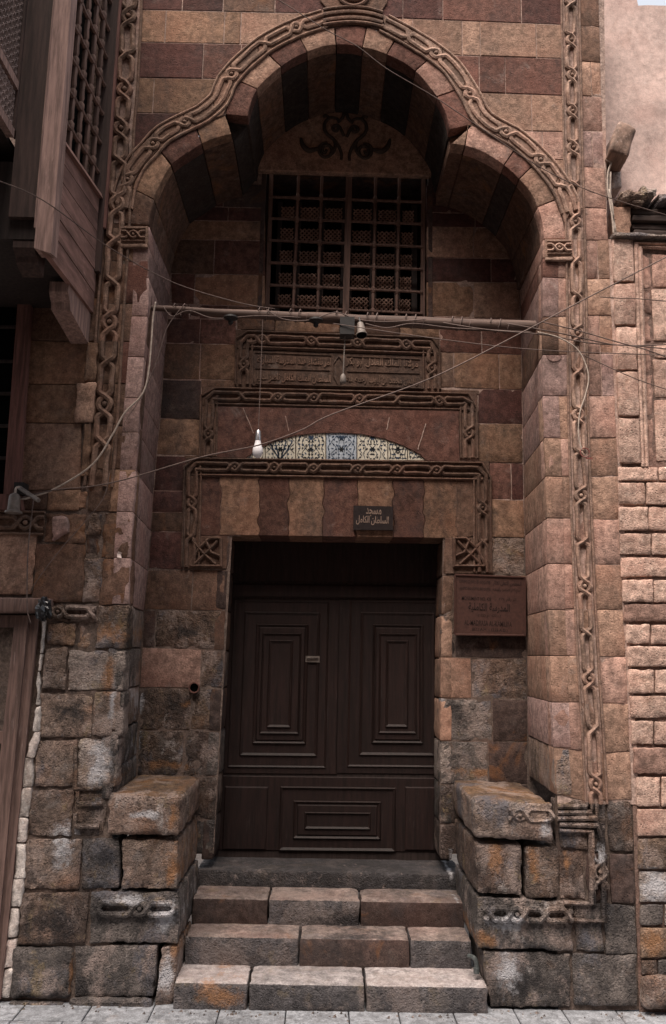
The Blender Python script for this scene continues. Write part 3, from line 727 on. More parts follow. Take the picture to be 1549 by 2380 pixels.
def ch(cl, marks, W=.025, per='f', **k): chain(BY, cl, marks, W, NM, portal, per=per, **{**ck, **k})
ch([(567, 895), (568, 789), (1003, 805), (1004, 905)], [(850, 'b')] if False else [(.075, 'b'), (.235, 'b'), (.41, 'b'), (.575, 'b'), (.75, 'b'), (.925, 'b')])
ch([(484, 1062), (487, 921), (1089, 935), (1091, 1065)], [(.06, 'b'), (.25, 'c'), (.345, 'b'), (.44, 'b'), (.56, 'b'), (.66, 'c'), (.77, 'b'), (.935, 'b')])
ch([(443, 1318), (449, 1085), (1121, 1096), (1122, 1330)], [(.06, 'c'), (.13, 'b'), (.29, 'b'), (.37, 'b'), (.45, 'b'), (.54, 'b'), (.62, 'b'), (.70, 'b'), (.87, 'b'), (.94, 'c')])
# end knots beside the door head
for sx, cx in ((1, 484), (-1, 1086)):
    mb = MB()
    for path in ([(-44, 34), (34, 34), (34, -30), (4, -30), (-22, -8), (-40, 20), (-44, 34)], [(-40, -26), (-12, 4), (20, 30)], [(-34, 30), (0, 0), (26, -24)], [(-6, -28), (8, 2), (30, 10)]):
        P = [XZ((cx+sx*a*.9, 1282+b), BY) for a, b in path]
        rib(mb, P, .010, .024, BY, .008)
    mb.out('end_knot', NM, portal, smooth='auto')
# inscription slab
slab([(588, 814), (984, 828), (984, 905), (587, 898)], 'n', .004, 'inscription_slab')
FORMS = {}
def shape_ar(s):
    """join Arabic letters using the presentation forms, lam-alef included, and lay them out right to left"""
    dual = 'بتثجحخسشصضطظعغفقكلمنهيئى'; right = 'اأإآدذرزوؤةى'
    nm = lambda c, f: unicodedata.lookup(unicodedata.name(c)+' '+f+' FORM')
    out = []; i = 0
    isar = lambda c: c in dual or c in right
    while i < len(s):
        c = s[i]
        if not isar(c): out.append(c); i += 1; continue
        prev = s[i-1] if i else ' '; pj = prev in dual and prev != 'ى'
        if c == 'ل' and i+1 < len(s) and s[i+1] == 'ا':
            out.append('\uFEFC' if pj else '\uFEFB'); i += 2; continue
        nx = s[i+1] if i+1 < len(s) else ' '; nj = isar(nx) and c in dual and c != 'ى'
        f = ('MEDIAL' if nj else 'FINAL') if pj else ('INITIAL' if nj else 'ISOLATED')
        try: out.append(nm(c, f))
        except KeyError: out.append(c)
        i += 1
    return ''.join(out)[::-1]
def text(body, centre, width, height, mat, par, name, ext=.001, offset=0.0, ang=0.0):
    """flat lettering in the XZ plane facing the street, fitted to width x height (m)"""
    cu = bpy.data.curves.new('t', 'FONT'); cu.body = body; cu.size = 1; cu.extrude = 0; cu.resolution_u = 2; cu.offset = offset
    o = bpy.data.objects.new('t', cu); COL.objects.link(o)
    dg = bpy.context.evaluated_depsgraph_get(); me = bpy.data.meshes.new_from_object(o.evaluated_get(dg)); 
    vs = [v.co.copy() for v in me.vertices]; fs = [tuple(p.vertices) for p in me.polygons]
    bpy.data.objects.remove(o); bpy.data.curves.remove(cu); bpy.data.meshes.remove(me)
    if not vs: return None
    x0, x1 = min(v.x for v in vs), max(v.x for v in vs); y0, y1 = min(v.y for v in vs), max(v.y for v in vs)
    sx = width/(x1-x0); sy = height/(y1-y0); c = Vector(centre); n = len(vs)
    ca, sa = math.cos(ang), math.sin(ang)
    def w_(v, d): 
        a, b = (v.x-(x0+x1)/2)*sx, (v.y-(y0+y1)/2)*sy
        return Vector((c.x+a*ca-b*sa, c.y-d, c.z+a*sa+b*ca))
    VV = [w_(v, ext) for v in vs]; FF = list(fs)
    if ext > .002:
        edges = {}
        for f in fs:
            for a, b in zip(f, f[1:]+f[:1]): edges[(a, b)] = edges.get((a, b), 0)+1
        VV += [w_(v, -.002) for v in vs]
        for (a, b) in edges:
            if (b, a) not in edges: FF.append((a, a+n, b+n, b))
    return mesh(name, VV, FF, mat, par)
AR1 = 'امر بانشاء هذه المدرسة المباركة'
AR2 = 'السلطان الملك الكامل ناصر الدنيا'
SL = -math.atan(.036)*.55
for (s, x0, x1, yc) in ((AR1, 598, 770, 839), ('مولانا الملك العادل ابو بكر', 805, 972, 843), (AR2, 598, 770, 878), ('والدين محمد بن ايوب رحمه الله', 805, 972, 883)):
    a, b = at(x0, yc, BY), at(x1, yc, BY)
    text(shape_ar(s), ((a.x+b.x)/2, BY-.004, a.z), b.x-a.x, .070, MAT['m'], portal, 'carved_inscription', ext=.007, offset=.012, ang=SL)
mb = MB()
for pts in ([(594, 820), (770, 827)], [(594, 857), (768, 862)], [(806, 864), (976, 869)], [(806, 829), (976, 836)], [(594, 893), (978, 903)]):
    rib(mb, [XZ(p, BY) for p in pts], .004, .008, BY, .004)
P = [XZ((788+a, 862+b), BY) for a, b in ((0, -34), (14, -14), (12, 14), (0, 36), (-12, 14), (-14, -14), (0, -34))]
rib(mb, P, .005, .009, BY, .004); mb.out('inscription_border', NM, portal, smooth='auto')
# red slab with the segmental tile panel let in
arcp = [(572, 1066), (600, 1045), (640, 1026), (690, 1013), (740, 1008), (790, 1007), (840, 1010), (890, 1020), (940, 1038), (975, 1057), (992, 1071)]
REDS = MAT['r']
panel(BY, [(508, 946), (1066, 956), (1068, 1074), (992, 1072)]+arcp[::-1][1:]+[(506, 1064)], REDS, portal, 'tympanum_slab', n0=.014, thick=.03, gap=0, bev=.002)
tp = portal
tilex = [568, 617, 688, 758, 830, 902, 948, 1000]
random.seed(21)
for i, (a, b) in enumerate(zip(tilex, tilex[1:])):
    tm = [TILE, TILE, TILE, TILEL, TILE, TILE, TILE][i]
    to = panel(BY, [(a+.8, 1000), (b-.8, 1000), (b-.8, 1070.5), (a+.8, 1070)], tm, portal, 'glazed_tile', n0=.004, thick=.012, gap=.001, bev=.001)
    A, B = at(a+2, 1069, BY), at(b-2, 1001, BY); wz = B.z-A.z; wx = B.x-A.x; cxx = (A.x+B.x)/2
    mbb = MB(); mbk = MB()
    yy = BY-.0052
    def leaf(mbt, x, z, ang, ln, wd_):
        pts = []
        for k in range(8):
            t = 2*math.pi*k/8; px = math.cos(t)*ln/2; pz = math.sin(t)*wd_/2*(1-.5*math.cos(t))
            pts.append((cxx+x+px*math.cos(ang)-pz*math.sin(ang), yy-(0 if mbt is mbb else .0004), A.z+z+px*math.sin(ang)+pz*math.cos(ang)))
        if all(A.x-.001 <= p[0] <= B.x+.001 and p[2] >= A.z for p in pts): mbt.add(pts, [tuple(range(8))])
    def stem(mbt, pts, wd_):
        P = smooth_path([(p[0], 0, p[1]) for p in pts], 4)
        for p, q in zip(P, P[1:]):
            d = (q-p); L_ = d.length; 
            leaf(mbt, (p.x+q.x)/2, (p.z+q.z)/2, math.atan2(d.z, d.x), L_*1.7, wd_)
    h_ = wz; wv = wx/2
    rt = random.Random(40+i); main, second = {2: (mbb, mbk), 3: (mbb, mbb), 4: (mbk, mbb)}.get(i, (mbb, mbk))
    for sg in (1, -1):
        rr = random.Random(90+i)
        for k in range(3):       # scrolling stems
            x_a = wv*(.2+.33*k); pts = [(sg*(x_a+wv*.16*math.sin(3.1*j+k*1.9+i)), h_*j/5) for j in range(6)]
            stem(second, pts, .0042)
        nr_, nc_ = 7, 4
        for a_ in range(nr_):
            for b_ in range(nc_):
                px = (b_+.5+rr.uniform(-.22, .22))/nc_; pz = (a_+.5+rr.uniform(-.22, .22))/nr_
                ln = rr.uniform(.015, .023); leaf(main if (a_+b_+i) % 3 else second, sg*wv*px*.94, h_*pz, sg*rr.uniform(-1.2, 1.6)+(0 if sg > 0 else math.pi), ln, ln*rr.uniform(.4, .62))
        if i == 1:
            for an in (.5, 1.15): stem(mbb, [(sg*.006, .008), (sg*wv*.5*math.cos(an), h_*.3), (sg*wv*.95*math.cos(an), h_*.62)], .010)
    for k in range(6):
        an = k*math.pi/3; leaf(mbk, math.cos(an)*.012, h_*.36+math.sin(an)*.012, an, .022, .011); leaf(mbb, math.cos(an)*.012, h_*.74+math.sin(an)*.012, an, .022, .011)
    for q_, mm in ((mbb, TILEB), (mbk, TILEK)):
        if q_.v: q_.out('painted_motif', mm, to)['kind'] = 'stuff'
# lintel: joggled red and tan stones
def joggle(x, y0, y1, sd_, amp=4):
    rnd = random.Random(sd_); out = []
    for k in range(15):
        t = k/14; out.append((x+lean(x)*(y1-y0)*(t-.5)+amp*mn.noise(Vector((t*6, sd_*5, 2)))*2, y0+(y1-y0)*t))
    return out
lx = [464, 512, 603, 670, 752, 832, 914, 985, 1062, 1106]; lc = 'RtrtrtrtT'
edges_ = [[(x, 1107+.012*(x-432)), (x, 1246)] if i in (0, 9) else joggle(x, 1107+.012*(x-432), 1244+.014*(x-537), i*1.7) for i, x in enumerate(lx)]
for i in range(9):
    pts = edges_[i][::-1]+edges_[i+1]
    panel(BY, pts, MAT['trbtrtrtb'[i] if False else {'R': 'q', 't': 'u', 'r': 'q', 'T': 'b'}[lc[i]]], portal, 'lintel_stone', n0=random.uniform(0, .007), thick=.34, gap=.0015, bev=.002)
# ---- tympanum hood stone over the window with dark scroll relief
thin = [(607, 404), (700, 402), (800, 405), (900, 410), (1000, 418), (1003, 412), (1030, 350), (1000, 270), (900, 230), (700, 220), (600, 270), (570, 350), (600, 404)]
panel(BY, [(603, 404), (997, 416), (1020, 400), (1030, 330), (960, 240), (800, 210), (640, 240), (575, 330), (590, 398)], MAT['T'], portal, 'tympanum_stone', n0=.05, thick=.05, gap=0, bev=.006)
def z4(x, y): return (604.5+x*.2626, 232.5+y*.2626)
half = [[(720, 528), (722, 480), (700, 415), (655, 350), (600, 305), (572, 255), (578, 200), (620, 160), (680, 165), (705, 200)],
        [(700, 240), (680, 275), (650, 265), (652, 235), (690, 225), (720, 265), (745, 320)],
        [(590, 440), (575, 470), (555, 450), (565, 410), (610, 400), (640, 440), (620, 490), (570, 505), (530, 470), (525, 420), (555, 385), (600, 380)],
        [(655, 350), (668, 400), (655, 450), (635, 480)],
        [(362, 338), (380, 400), (430, 445), (480, 440), (525, 425)],
        [(620, 160), (585, 140), (560, 150)], [(700, 190), (735, 150), (745, 110)]]
mb = MB(); random.seed(5)
for mirror in (0, 1):
    for pl in half:
        P = []
        for x, y in pl:
            xx = 1514-x if mirror else x
            P.append(at(*z4(xx, y+(8 if mirror else 0)), BY-.052))
        P = smooth_path(P, 4); n_ = len(P)
        horn = pl[0][0] == 362
        rs = [(.022 if horn else .014)*(.35+.65*math.sin(math.pi*(i+.6)/(n_+.3))) if horn else .0135*(.8+.2*math.sin(math.pi*i/n_)) for i in range(n_)]
        mb.tube(P, rs, 6)
mb.out('scroll_relief', plain('dark_painted_relief', (.055, .040, .032), .8, .2), portal, smooth=True)

# ---- grille window
win = mesh('window', *(lambda m: (m.v, m.f))(MB().box(at(612, 500, BY).x, at(998, 500, BY).x, BY+.75, BY+.78, at(700, 760, BY).z, at(800, 385, BY).z+.03)), BLACK, portal)
mb = MB(); xa, xb = at(614, 560, BY).x, at(996, 560, BY).x; za, zb = at(800, 735, BY).z, at(800, 395, BY).z
for (x0, x1) in ((xa-.03, xa), (xb, xb+.03)): mb.box(x0, x1, BY-.002, BY+.78, za, zb)
mb.box(xa, xb, BY, BY+.78, za-.04, za); mb.box(xa, xb, BY+.051, BY+.78, zb, zb+.04)
mb.out('window_reveal', MAT['k'], win)
GY = BY+.05
def gp(x, y, Y=GY): return at(x, y, Y)
mb = MB()
def bar(mb, a, b, wd, dp, Y=GY, vertical=True):
    A, B = at(*a, Y), at(*b, Y); o = Vector((wd/2, 0, 0)) if vertical else Vector((0, 0, wd/2))
    mb.hexa([A-o, A+o, B+o, B-o] if not vertical else [A-o, A+o, B+o, B-o], [p+Vector((0, dp, 0)) for p in (A-o, A+o, B+o, B-o)])
for a, b in (((631, 405), (621, 735)), ((985, 412), (983, 735))):
    m_ = MB(); bar(m_, b, a, .03, .04); m_.out('window_frame', W_GRILLE, win)
m_ = MB(); bar(m_, (804, 735), (812, 405), .046, .04, GY-.016); m_.out('mullion', W_GRILLE, win)
vt = [(695, 681), (749, 738), (874, 867), (929, 922)]
vx = lambda t, y: t[0]+(t[1]-t[0])*(y-405)/(330)
hy = [(458, 470), (508, 521), (559, 574), (611, 626), (663, 679), (712, 729)]
yh = lambda h, x: h[0]+(h[1]-h[0])*(x-640)/340
for t in vt:
    m_ = MB(); ys = [400]+[yh(h, t[0]) for h in hy]+[735]
    for y0, y1 in zip(ys, ys[1:]):
        A, B = at(vx(t, y0), y0, GY), at(vx(t, y1), y1, GY)
        pts = [A.lerp(B, k) for k in (0, .12, .16, .22, .5, .78, .84, .88, 1)]
        m_.tube(pts, [.016, .016, .010, .0135, .011, .0135, .010, .016, .016], 6, cap=False)
    m_.out('turned_spindle', W_GRILLE, win, smooth='auto')
for h in hy:
    cols = [(626, 804)], [(812, 983)]
    for (x0, x1) in ((626, 803), (812, 982)):
        m_ = MB(); A, B = at(x0, yh(h, x0), GY), at(x1, yh(h, x1), GY)
        k = 24; m_.tube([A.lerp(B, i/k) for i in range(k+1)], [.011 if i % 8 else .017 for i in range(k+1)], 6); m_.out('turned_rail', W_GRILLE, win, smooth='auto')
LY = BY+.13
W_LATI = wood_mat('dusty_inner_lattice_wood', (.26, .165, .13), worn=.3)
def lattice(mb, P0, U, V, nu, nv, r, kn=True):
    """diagonal bars with knobs filling the parallelogram P0 + U + V"""
    N_ = U.cross(V).normalized()
    for i in range(-nv, nu+1):
        for dirn in (1, -1):
            # line in (a,b) cell coords: a = i + b (dirn=1) or a = i + nv - b
            pts = []
            for b in (0, nv):
                a = i+b if dirn == 1 else i+nv-b; pts.append((a, b))
            (a0, b0), (a1, b1) = pts
            # clip a to 0..nu
            def cl(a0, b0, a1, b1):
                t0, t1 = 0.0, 1.0
                for lo, p, d in ((0, a0, a1-a0), (nu, a0, a1-a0)):
                    if d == 0: continue
                    t = (lo-p)/d
                    if (lo == 0) == (d > 0): t0 = max(t0, t)
                    else: t1 = min(t1, t)
                if t1-t0 < 1e-3: return None
                return [(a0+(a1-a0)*t, b0+(b1-b0)*t) for t in (t0, t1)]
            c = cl(a0, b0, a1, b1)
            if not c: continue
            A, B = [P0+U*(p[0]/nu)+V*(p[1]/nv) for p in c]
            mb.tube([A, B], r, 4, cap=False)
    if kn:
        for i in range(nu):
            for j in range(nv):
                c = P0+U*((i+.5)/nu)+V*((j+.5)/nv)
                mb.lathe(c-N_*r*1.3, [(r*1.2, 0), (r*1.9, r*1.3), (r*1.2, r*2.6)], 5, axis=N_)
cols = [(655, 684), (700, 742), (756, 796), (822, 864), (880, 922), (936, 962)]
for x0, x1 in cols:
    for r_ in range(5):
        y0 = [(480, 492), (530, 542), (582, 594), (634, 646), (684, 698)][r_]; sh = y0[0]+(y0[1]-y0[0])*(x0-640)/340
        lx0 = x0-10*(r_*.2); lx1 = x1-10*(r_*.2)
        P0 = at(lx0, sh+30, LY); U = at(lx1, sh+30, LY)-P0; V = at(lx0, sh, LY)-P0
        m_ = MB(); lattice(m_, P0, U, V, max(2, round((x1-x0)/10)), 3, .0058); m_.out('lattice_panel', W_LATI, win)
for a in (735, 735):
    pass
m_ = MB(); 
for x0, x1 in ((645, 655), (684, 700), (742, 756), (796, 822), (864, 880), (922, 936), (962, 975)):
    A, B = at(x0-5, 700, LY), at(x1-5, 700, LY); m_.box(A.x, B.x, LY+.002, LY+.03, at(700, 740, LY).z, at(700, 470, LY).z)
m_.out('inner_shutter', W_DARK, win)

# ---- doorway and doors
zt = at(780, 1246, BY).z; zb_ = .537
rev = MB()
rev.hexa([at(534, 1244, BY), at(496, 1985, BY), at(496, 1985, BY+.01), at(534, 1244, BY+.01)], [at(534, 1244, BY)+Vector((-.05, 0, 0)), at(496, 1985, BY)+Vector((-.05, 0, 0)), at(496, 1985, BY)+Vector((-.05, .4, 0)), at(534, 1244, BY)+Vector((-.05, .4, 0))])
def reveal(front, codes, ys, sgn):
    for i, (a, b) in enumerate(zip(ys, ys[1:])):
        A, B = at(xat(front, a), a, BY), at(xat(front, b), b, BY)
        z1, z0 = A.z-.002, B.z+.002
        def f(u, v, w):
            uu = u if sgn < 0 else 1-u
            return Vector((B.x+(A.x-B.x)*v+sgn*w*.08, BY-.003+uu*.36, z0+(z1-z0)*v))
        solid('door_reveal_stone', f, (.36, z1-z0, .08), n=(5, 5, 1), r=.012, amp=.005, freq=9, chip=.01, mat=MAT[codes[i % len(codes)]], par=portal, faces='flrtd')
reveal([(536, 1243), (525, 1440), (508, 1785), (496, 1990)], 'kkbGkgGk', [1244, 1324, 1418, 1512, 1600, 1700, 1805, 1905, 2000], -1)
reveal([(1032, 1250), (1026, 1430), (1023, 1690), (1024, 2000)], 'bbTTTwgG', [1250, 1336, 1430, 1530, 1625, 1724, 1824, 1915, 2000], 1)
door = mesh('wooden_door', *(lambda m: (m.v, m.f))(MB().hexa([at(480, 2000, DY), at(1045, 2000, DY), at(1050, 1230, DY), at(510, 1230, DY)], [at(480, 2000, DY)+Vector((0, .05, 0)), at(1045, 2000, DY)+Vector((0, .05, 0)), at(1050, 1230, DY)+Vector((0, .05, 0)), at(510, 1230, DY)+Vector((0, .05, 0))])), W_DARK, portal)
def dpanel(pts, n0, name, par=door, mat=W_DOOR, bev=.006, thick=.03): return panel(DY, pts, mat, par, name, n0=n0, thick=thick, bev=bev)
def rectp(x0, y0, x1, y1): # leaning rectangle
    ym = (y0+y1)/2
    return [(x0+lean(x0)*(y0-ym), y0), (x1+lean(x1)*(y0-ym), y0+.012*(x1-x0)), (x1+lean(x1)*(y1-ym), y1+.010*(x1-x0)), (x0+lean(x0)*(y1-ym), y1)]
def frame_ring(x0, y0, x1, y1, wd, n0, name, mat=W_DOOR2, par=door, h=.010):
    O = [XZ(p, DY) for p in rectp(x0, y0, x1, y1)]; I = [XZ(p, DY) for p in rectp(x0+wd, y0+wd, x1-wd, y1-wd)]
    mid = [o.lerp(i, .3) for o, i in zip(O, I)]
    vs = [(p.x, DY-n0, p.y) for p in O]+[(p.x, DY-n0-h, p.y) for p in mid]+[(p.x, DY-n0+.002, p.y) for p in I]
    fs = []
    for r_ in range(2):
        for k in range(4): fs.append((r_*4+k, r_*4+4+k, r_*4+4+(k+1) % 4, r_*4+(k+1) % 4))
    return mesh(name, vs, fs, mat, par)
dpanel(rectp(530, 1250, 1030, 1352), .006, 'transom_board')
dpanel(rectp(528, 1356, 1030, 1388), .022, 'transom_rail', bev=.010)
for nm, (x0, x1) in (('l', (534, 788)), ('r', (791, 1028))):
    dpanel(rectp(x0-8, 1392, x1, 1798), .008, 'door_leaf')
# left leaf mouldings then right leaf
for (x0, y0, x1, y1) in ((563, 1421, 742, 1757), (836, 1422, 1011, 1756)):
    frame_ring(x0-26, y0-26, x1+20, y1+26, 6, .008, 'panel_moulding', h=.008)
    frame_ring(x0, y0, x1, y1, 9, .008, 'panel_moulding')
    frame_ring(x0+29, y0+29, x1-27, y1-29, 7, .010, 'panel_moulding', h=.011)
    p = dpanel(rectp(x0+34, y0+34, x1-32, y1-34), .018, 'raised_panel', bev=.014)
    frame_ring(x0+44, y0+50, x1-43, y1-52, 6, .018, 'panel_moulding', h=.011)
    frame_ring(x0+60, y0+66, x1-62, y1-66, 8, .018, 'panel_moulding', h=.011)
dpanel(rectp(512, 1802, 1026, 1976), .006, 'bottom_rail')
dpanel(rectp(520, 1827, 622, 1974), .014, 'bottom_panel', bev=.008); dpanel(rectp(941, 1828, 1022, 1976), .014, 'bottom_panel', bev=.008)
frame_ring(650, 1827, 920, 1977, 9, .006, 'panel_moulding', h=.011)
frame_ring(682, 1860, 886, 1949, 8, .006, 'panel_moulding', h=.011)
dpanel(rectp(690, 1868, 878, 1942), .014, 'bottom_panel', bev=.01)
frame_ring(708, 1886, 862, 1926, 7, .014, 'panel_moulding', h=.010)
for y_ in (): dpanel(rectp(718, y_, 852, y_+7), .020, 'bottom_panel', bev=.006)
m_ = MB(); A = at(714, 1529, DY-.03); B = at(740, 1528, DY-.03)
m_.tube([A+Vector((0, .03, 0)), A, B, B+Vector((0, .03, 0))], .006, 6); m_.box(A.x-.01, B.x+.01, DY-.02, DY-.012, A.z-.03, A.z+.014); m_.out('door_handle', CERAM, door)
m_ = MB()   # ceiling of the doorway recess
a, b = at(534, 1244, BY), at(1032, 1250, BY); m_.box(a.x-.05, b.x+.05, BY+.341, DY+.05, a.z, a.z+.1); m_.out('door_head', MAT['k'], portal)

# ---- lower facade left of the steps (flush with the wall, rough blocks)
SOFT = dict(n=(15, 13, 1), r=.007, amp=.011, freq=10, chip=.016)
def rb(pts, code, n0=0, thick=.14, par=portal, name='stone_block', st=SOFT, Y=0, gap=.0015, **k):
    jj = 2.2 if code in 'eEgGOw' else .5
    P = [at(x+random.uniform(-jj, jj), y+random.uniform(-jj, jj), Y) for x, y in pts]
    return quadblock(name, P, thick, MAT[code], par, n0=n0, gap=gap, **{**st, **k})
def rbb(x0, y0, x1, y1, code, **k):
    return rb([(x0+lean(x0)*(y0-(y0+y1)/2), y0), (x1+lean(x1)*(y0-(y0+y1)/2), y0), (x1+lean(x1)*((y1-y0)/2), y1), (x0+lean(x0)*((y1-y0)/2), y1)], code, **k)
# upper left wall (under the bay)
backing(0, [(-60, 590), (250, 590), (225, 1410), (-60, 1410)], MORTD, portal, n=-.012)
backing(0, [(-700, -900), (232, -900), (232, 640), (-700, 640)], MORTD, portal, n=-.012)
WL = [(62, 600), (40, 1130), (37, 1190)]
courses(0, WL, [(245, 600), (222, 790), (214, 890), (190, 985), (188, 1140), (183, 1185)], [(600, 602, [150], 'bb'), (690, 692, [], 'b'), (790, 794, [], 't'), (892, 894, [], 't'), (982, 984, [], 'T'), (1140, 1138, [110], 'bt'), (1186, 1186)], portal, style=dict(n=(5, 4, 1), r=.006, amp=.003, freq=6))
rbb(200, 795, 229, 889, 't', n0=.02); rbb(176, 891, 222, 984, 'T', n0=.025); rbb(191, 986, 212, 1108, 't', n0=.018)
rbb(178, 1140, 204, 1185, 't', n0=.0)
rb([(205, 1108), (268, 1095), (262, 1190), (202, 1190)], 'b', n0=.0)
rbb(103, 1192, 200, 1262, 'b', n0=.0); rbb(78, 1262, 198, 1402, 'b', n0=.002); rbb(-20, 1240, 82, 1384, 'T', n0=.006, n=(6, 6, 1), amp=.004)
rb([(126, 1202), (160, 1202), (164, 1240), (124, 1262)], 'j', n0=.045, thick=.1)
rbb(201, 1192, 238, 1245, 'G', n0=.012); rbb(198, 1246, 232, 1296, 'k', n0=-.01); rbb(196, 1298, 238, 1402, 'G', n0=.006, amp=.014)
rbb(238, 1192, 306, 1297, 'b', n0=.0); rbb(234, 1299, 302, 1404, 'b', n0=.0)
# carved frieze band left and the block below
panel(0, [(-20, 1192), (104, 1192), (103, 1240), (-20, 1240)], MAT['m'], portal, 'frieze_stone', n0=-.004, thick=.1)
chain(0, [(-20, 1214), (104, 1216)], [(.05, 'c'), (.66, 'b')], .034, MAT['m'], portal, wd=.013, h=.030, n0=0.0, per='f', name='frieze_carving')
rbb(118, 1404, 226, 1446, 'G', n0=-.004)
chain(0, [(122, 1422), (224, 1424)], [(.14, 'b'), (.88, 'c')], .026, MAT['e'], portal, wd=.013, h=.024, n0=.0, per='f', name='frieze_carving', fillet=False)
rbb(226, 1405, 298, 1508, 'e', n0=.004); rbb(107, 1448, 178, 1502, 'O', n0=0, amp=.014); rbb(180, 1448, 228, 1506, 'O', n0=-.012, amp=.016)
rbb(100, 1504, 157, 1602, 'E', n0=.01, amp=.006); rbb(160, 1510, 292, 1606, 'w', n0=.0, amp=.013)
rbb(90, 1612, 216, 1716, 'E', n0=.0, amp=.012); rbb(218, 1608, 262, 1712, 'E', n0=.004); rbb(264, 1608, 288, 1712, 'g', n0=-.004)
rbb(83, 1720, 178, 1830, 'E', n0=.0, amp=.012); rbb(180, 1716, 272, 1832, 'w', n0=.002, amp=.012)
rbb(66, 1834, 170, 1944, 'E', n0=.0, amp=.013); rbb(172, 1835, 246, 1944, 'e', n0=-.006, amp=.012)
rbb(58, 1948, 187, 2068, 'E', n0=.002, amp=.014)
for (a, b, c_, d) in ((176, 1735, 238, 1832), (182, 1838, 240, 1868), (176, 1890, 232, 1920)):
    mb = MB(); rib(mb, [XZ(p) for p in ((a, b), (a, d), (c_, d))], .012, .018, 0, .0); mb.out('worn_carving', MAT['e'], portal, smooth='auto')
rbb(46, 2072, 205, 2194, 'G', n0=.006, amp=.012)
rbb(22, 2198, 170, 2322, 'g', n0=.02, amp=.010, r=.03); rbb(24, 2325, 150, 2352, 'g', n0=.035, amp=.01)
backing(0, [(-80, 1400), (300, 1400), (262, 1860), (250, 2356), (-80, 2356)], MORTD, portal, n=-.014)
backing(0, [(1292, 1850), (1485, 1850), (1490, 2350), (1300, 2350)], MORTD, portal, n=-.014)
# right lower facade
rb([(1292, 1858), (1365, 1858), (1367, 1975), (1300, 1970)], 'G', n0=0)
rb([(1367, 1866), (1410, 1866), (1412, 1984), (1368, 1980)], 'G', n0=-.004, amp=.005)
rbb(1412, 1862, 1474, 1982, 'G', n0=.0, amp=.005); rbb(1303, 1974, 1362, 2092, 'G', n0=-.004); rbb(1364, 1984, 1416, 2100, 'k', n0=-.004)
rbb(1418, 1985, 1478, 2100, 'k', n0=.0, amp=.005); rbb(1337, 2100, 1402, 2212, 'g', n0=.0); rbb(1404, 2103, 1482, 2218, 'g', n0=.002, amp=.005)
rbb(1331, 2216, 1484, 2342, 'g', n0=.004, amp=.006)
Rm = MAT['G']
for pth, w_ in (([(1386, 1868), (1386, 1900), (1296, 1902)], .013), ([(1296, 1874), (1362, 1874), (1364, 1864)], .013), ([(1296, 1888), (1374, 1888), (1375, 1866)], .013), ([(1300, 1916), (1388, 1918), (1400, 1960), (1404, 2140), (1310, 2138)], .013), ([(1300, 1930), (1374, 1932), (1378, 2100), (1310, 2098)], .013), ([(1395, 1960), (1395, 2050)], .008)):
    mb = MB(); rib(mb, [XZ(p) for p in pth], w_, .022, 0, .0); mb.out('meander_moulding', Rm, portal, smooth='auto')
chain(0, [(1392, 1985), (1397, 2065)], [(.5, 'b')], .032, Rm, portal, wd=.012, h=.024, per='f', name='worn_carving', fillet=False, wob=.01)

# ================================================================== BENCHES
def bench(label, base, blocks):
    o = root('stone_bench', label, 'bench', base, group='stone benches flanking the steps')
    for (pts, code, y0, y1, k) in blocks:
        # pts: front quad in photo points on plane y0
        P = [at(x, y, y0) for x, y in pts]
        quadblock('bench_block', P, y1-y0, MAT[code], o, gap=.001, faces='flrtd', **{**dict(n=(16, 12, 14), r=.010, amp=.010, freq=10, chip=.018), **k})
    return o
Bk = BY-.01
bl = bench('stone bench of eroded blocks left of the steps, longer carved link on its front', at(330, 2340)*1.0, [
    (((250, 1842), (424, 1848), (418, 1944), (246, 1944)), 'E', -.03, Bk, dict(r=.020, amp=.011, mtop=TOPO)),
    (((190, 1948), (280, 1948), (278, 2068), (186, 2068)), 'g', -.002, .2, {}),
    (((284, 1950), (415, 1950), (412, 2068), (282, 2068)), 'E', -.006, Bk, dict(amp=.010)),
    (((210, 2071), (417, 2071), (415, 2194), (206, 2194)), 'g', -.004, Bk, {}),
    (((173, 2198), (366, 2198), (357, 2320), (171, 2320)), 'g', .0, .4, dict(amp=.006)),
    (((372, 2203), (415, 2200), (406, 2344), (357, 2344)), 'E', -.004, .5, dict(r=.015, n=(5, 9, 4))),
    (((160, 2323), (352, 2323), (352, 2350), (156, 2350)), 'g', -.03, .2, dict(r=.012)),
])
def chain_on(par, cl, marks, W, mat, **k): chain(-.006, cl, marks, W, mat, par, per='f', fillet=False, **k)
chain_on(bl, [(222, 2110), (412, 2110)], [(.04, 'c'), (.55, 'b'), (.98, 'c')], .030, MAT['g'], wd=.015, h=.020, name='bench_carving', wob=.004, n0=.010)
br = bench('stone bench of eroded blocks right of the steps, carved with several links', at(1200, 2340)*1.0, [
    (((1100, 1856), (1286, 1866), (1288, 1962), (1104, 1950)), 'E', -.03, Bk, dict(r=.020, amp=.011, mtop=TOPO)),
    (((1106, 1958), (1214, 1964), (1216, 2082), (1108, 2078)), 'G', -.004, Bk, dict(amp=.010)),
    (((1222, 1968), (1300, 1968), (1301, 2090), (1223, 2088)), 'G', -.002, .3, dict(amp=.006)),
    (((1107, 2084), (1334, 2096), (1335, 2212), (1108, 2206)), 'g', -.006, Bk, {}),
    (((1122, 2210), (1328, 2216), (1328, 2342), (1140, 2344)), 'g', .0, .5, dict(amp=.006)),
])
chain_on(br, [(1128, 2122), (1330, 2126)], [(.05, 'c'), (.36, 'b'), (.68, 'c'), (.95, 'c')], .030, MAT['g'], wd=.015, h=.020, name='bench_carving', wob=.004, n0=.010)
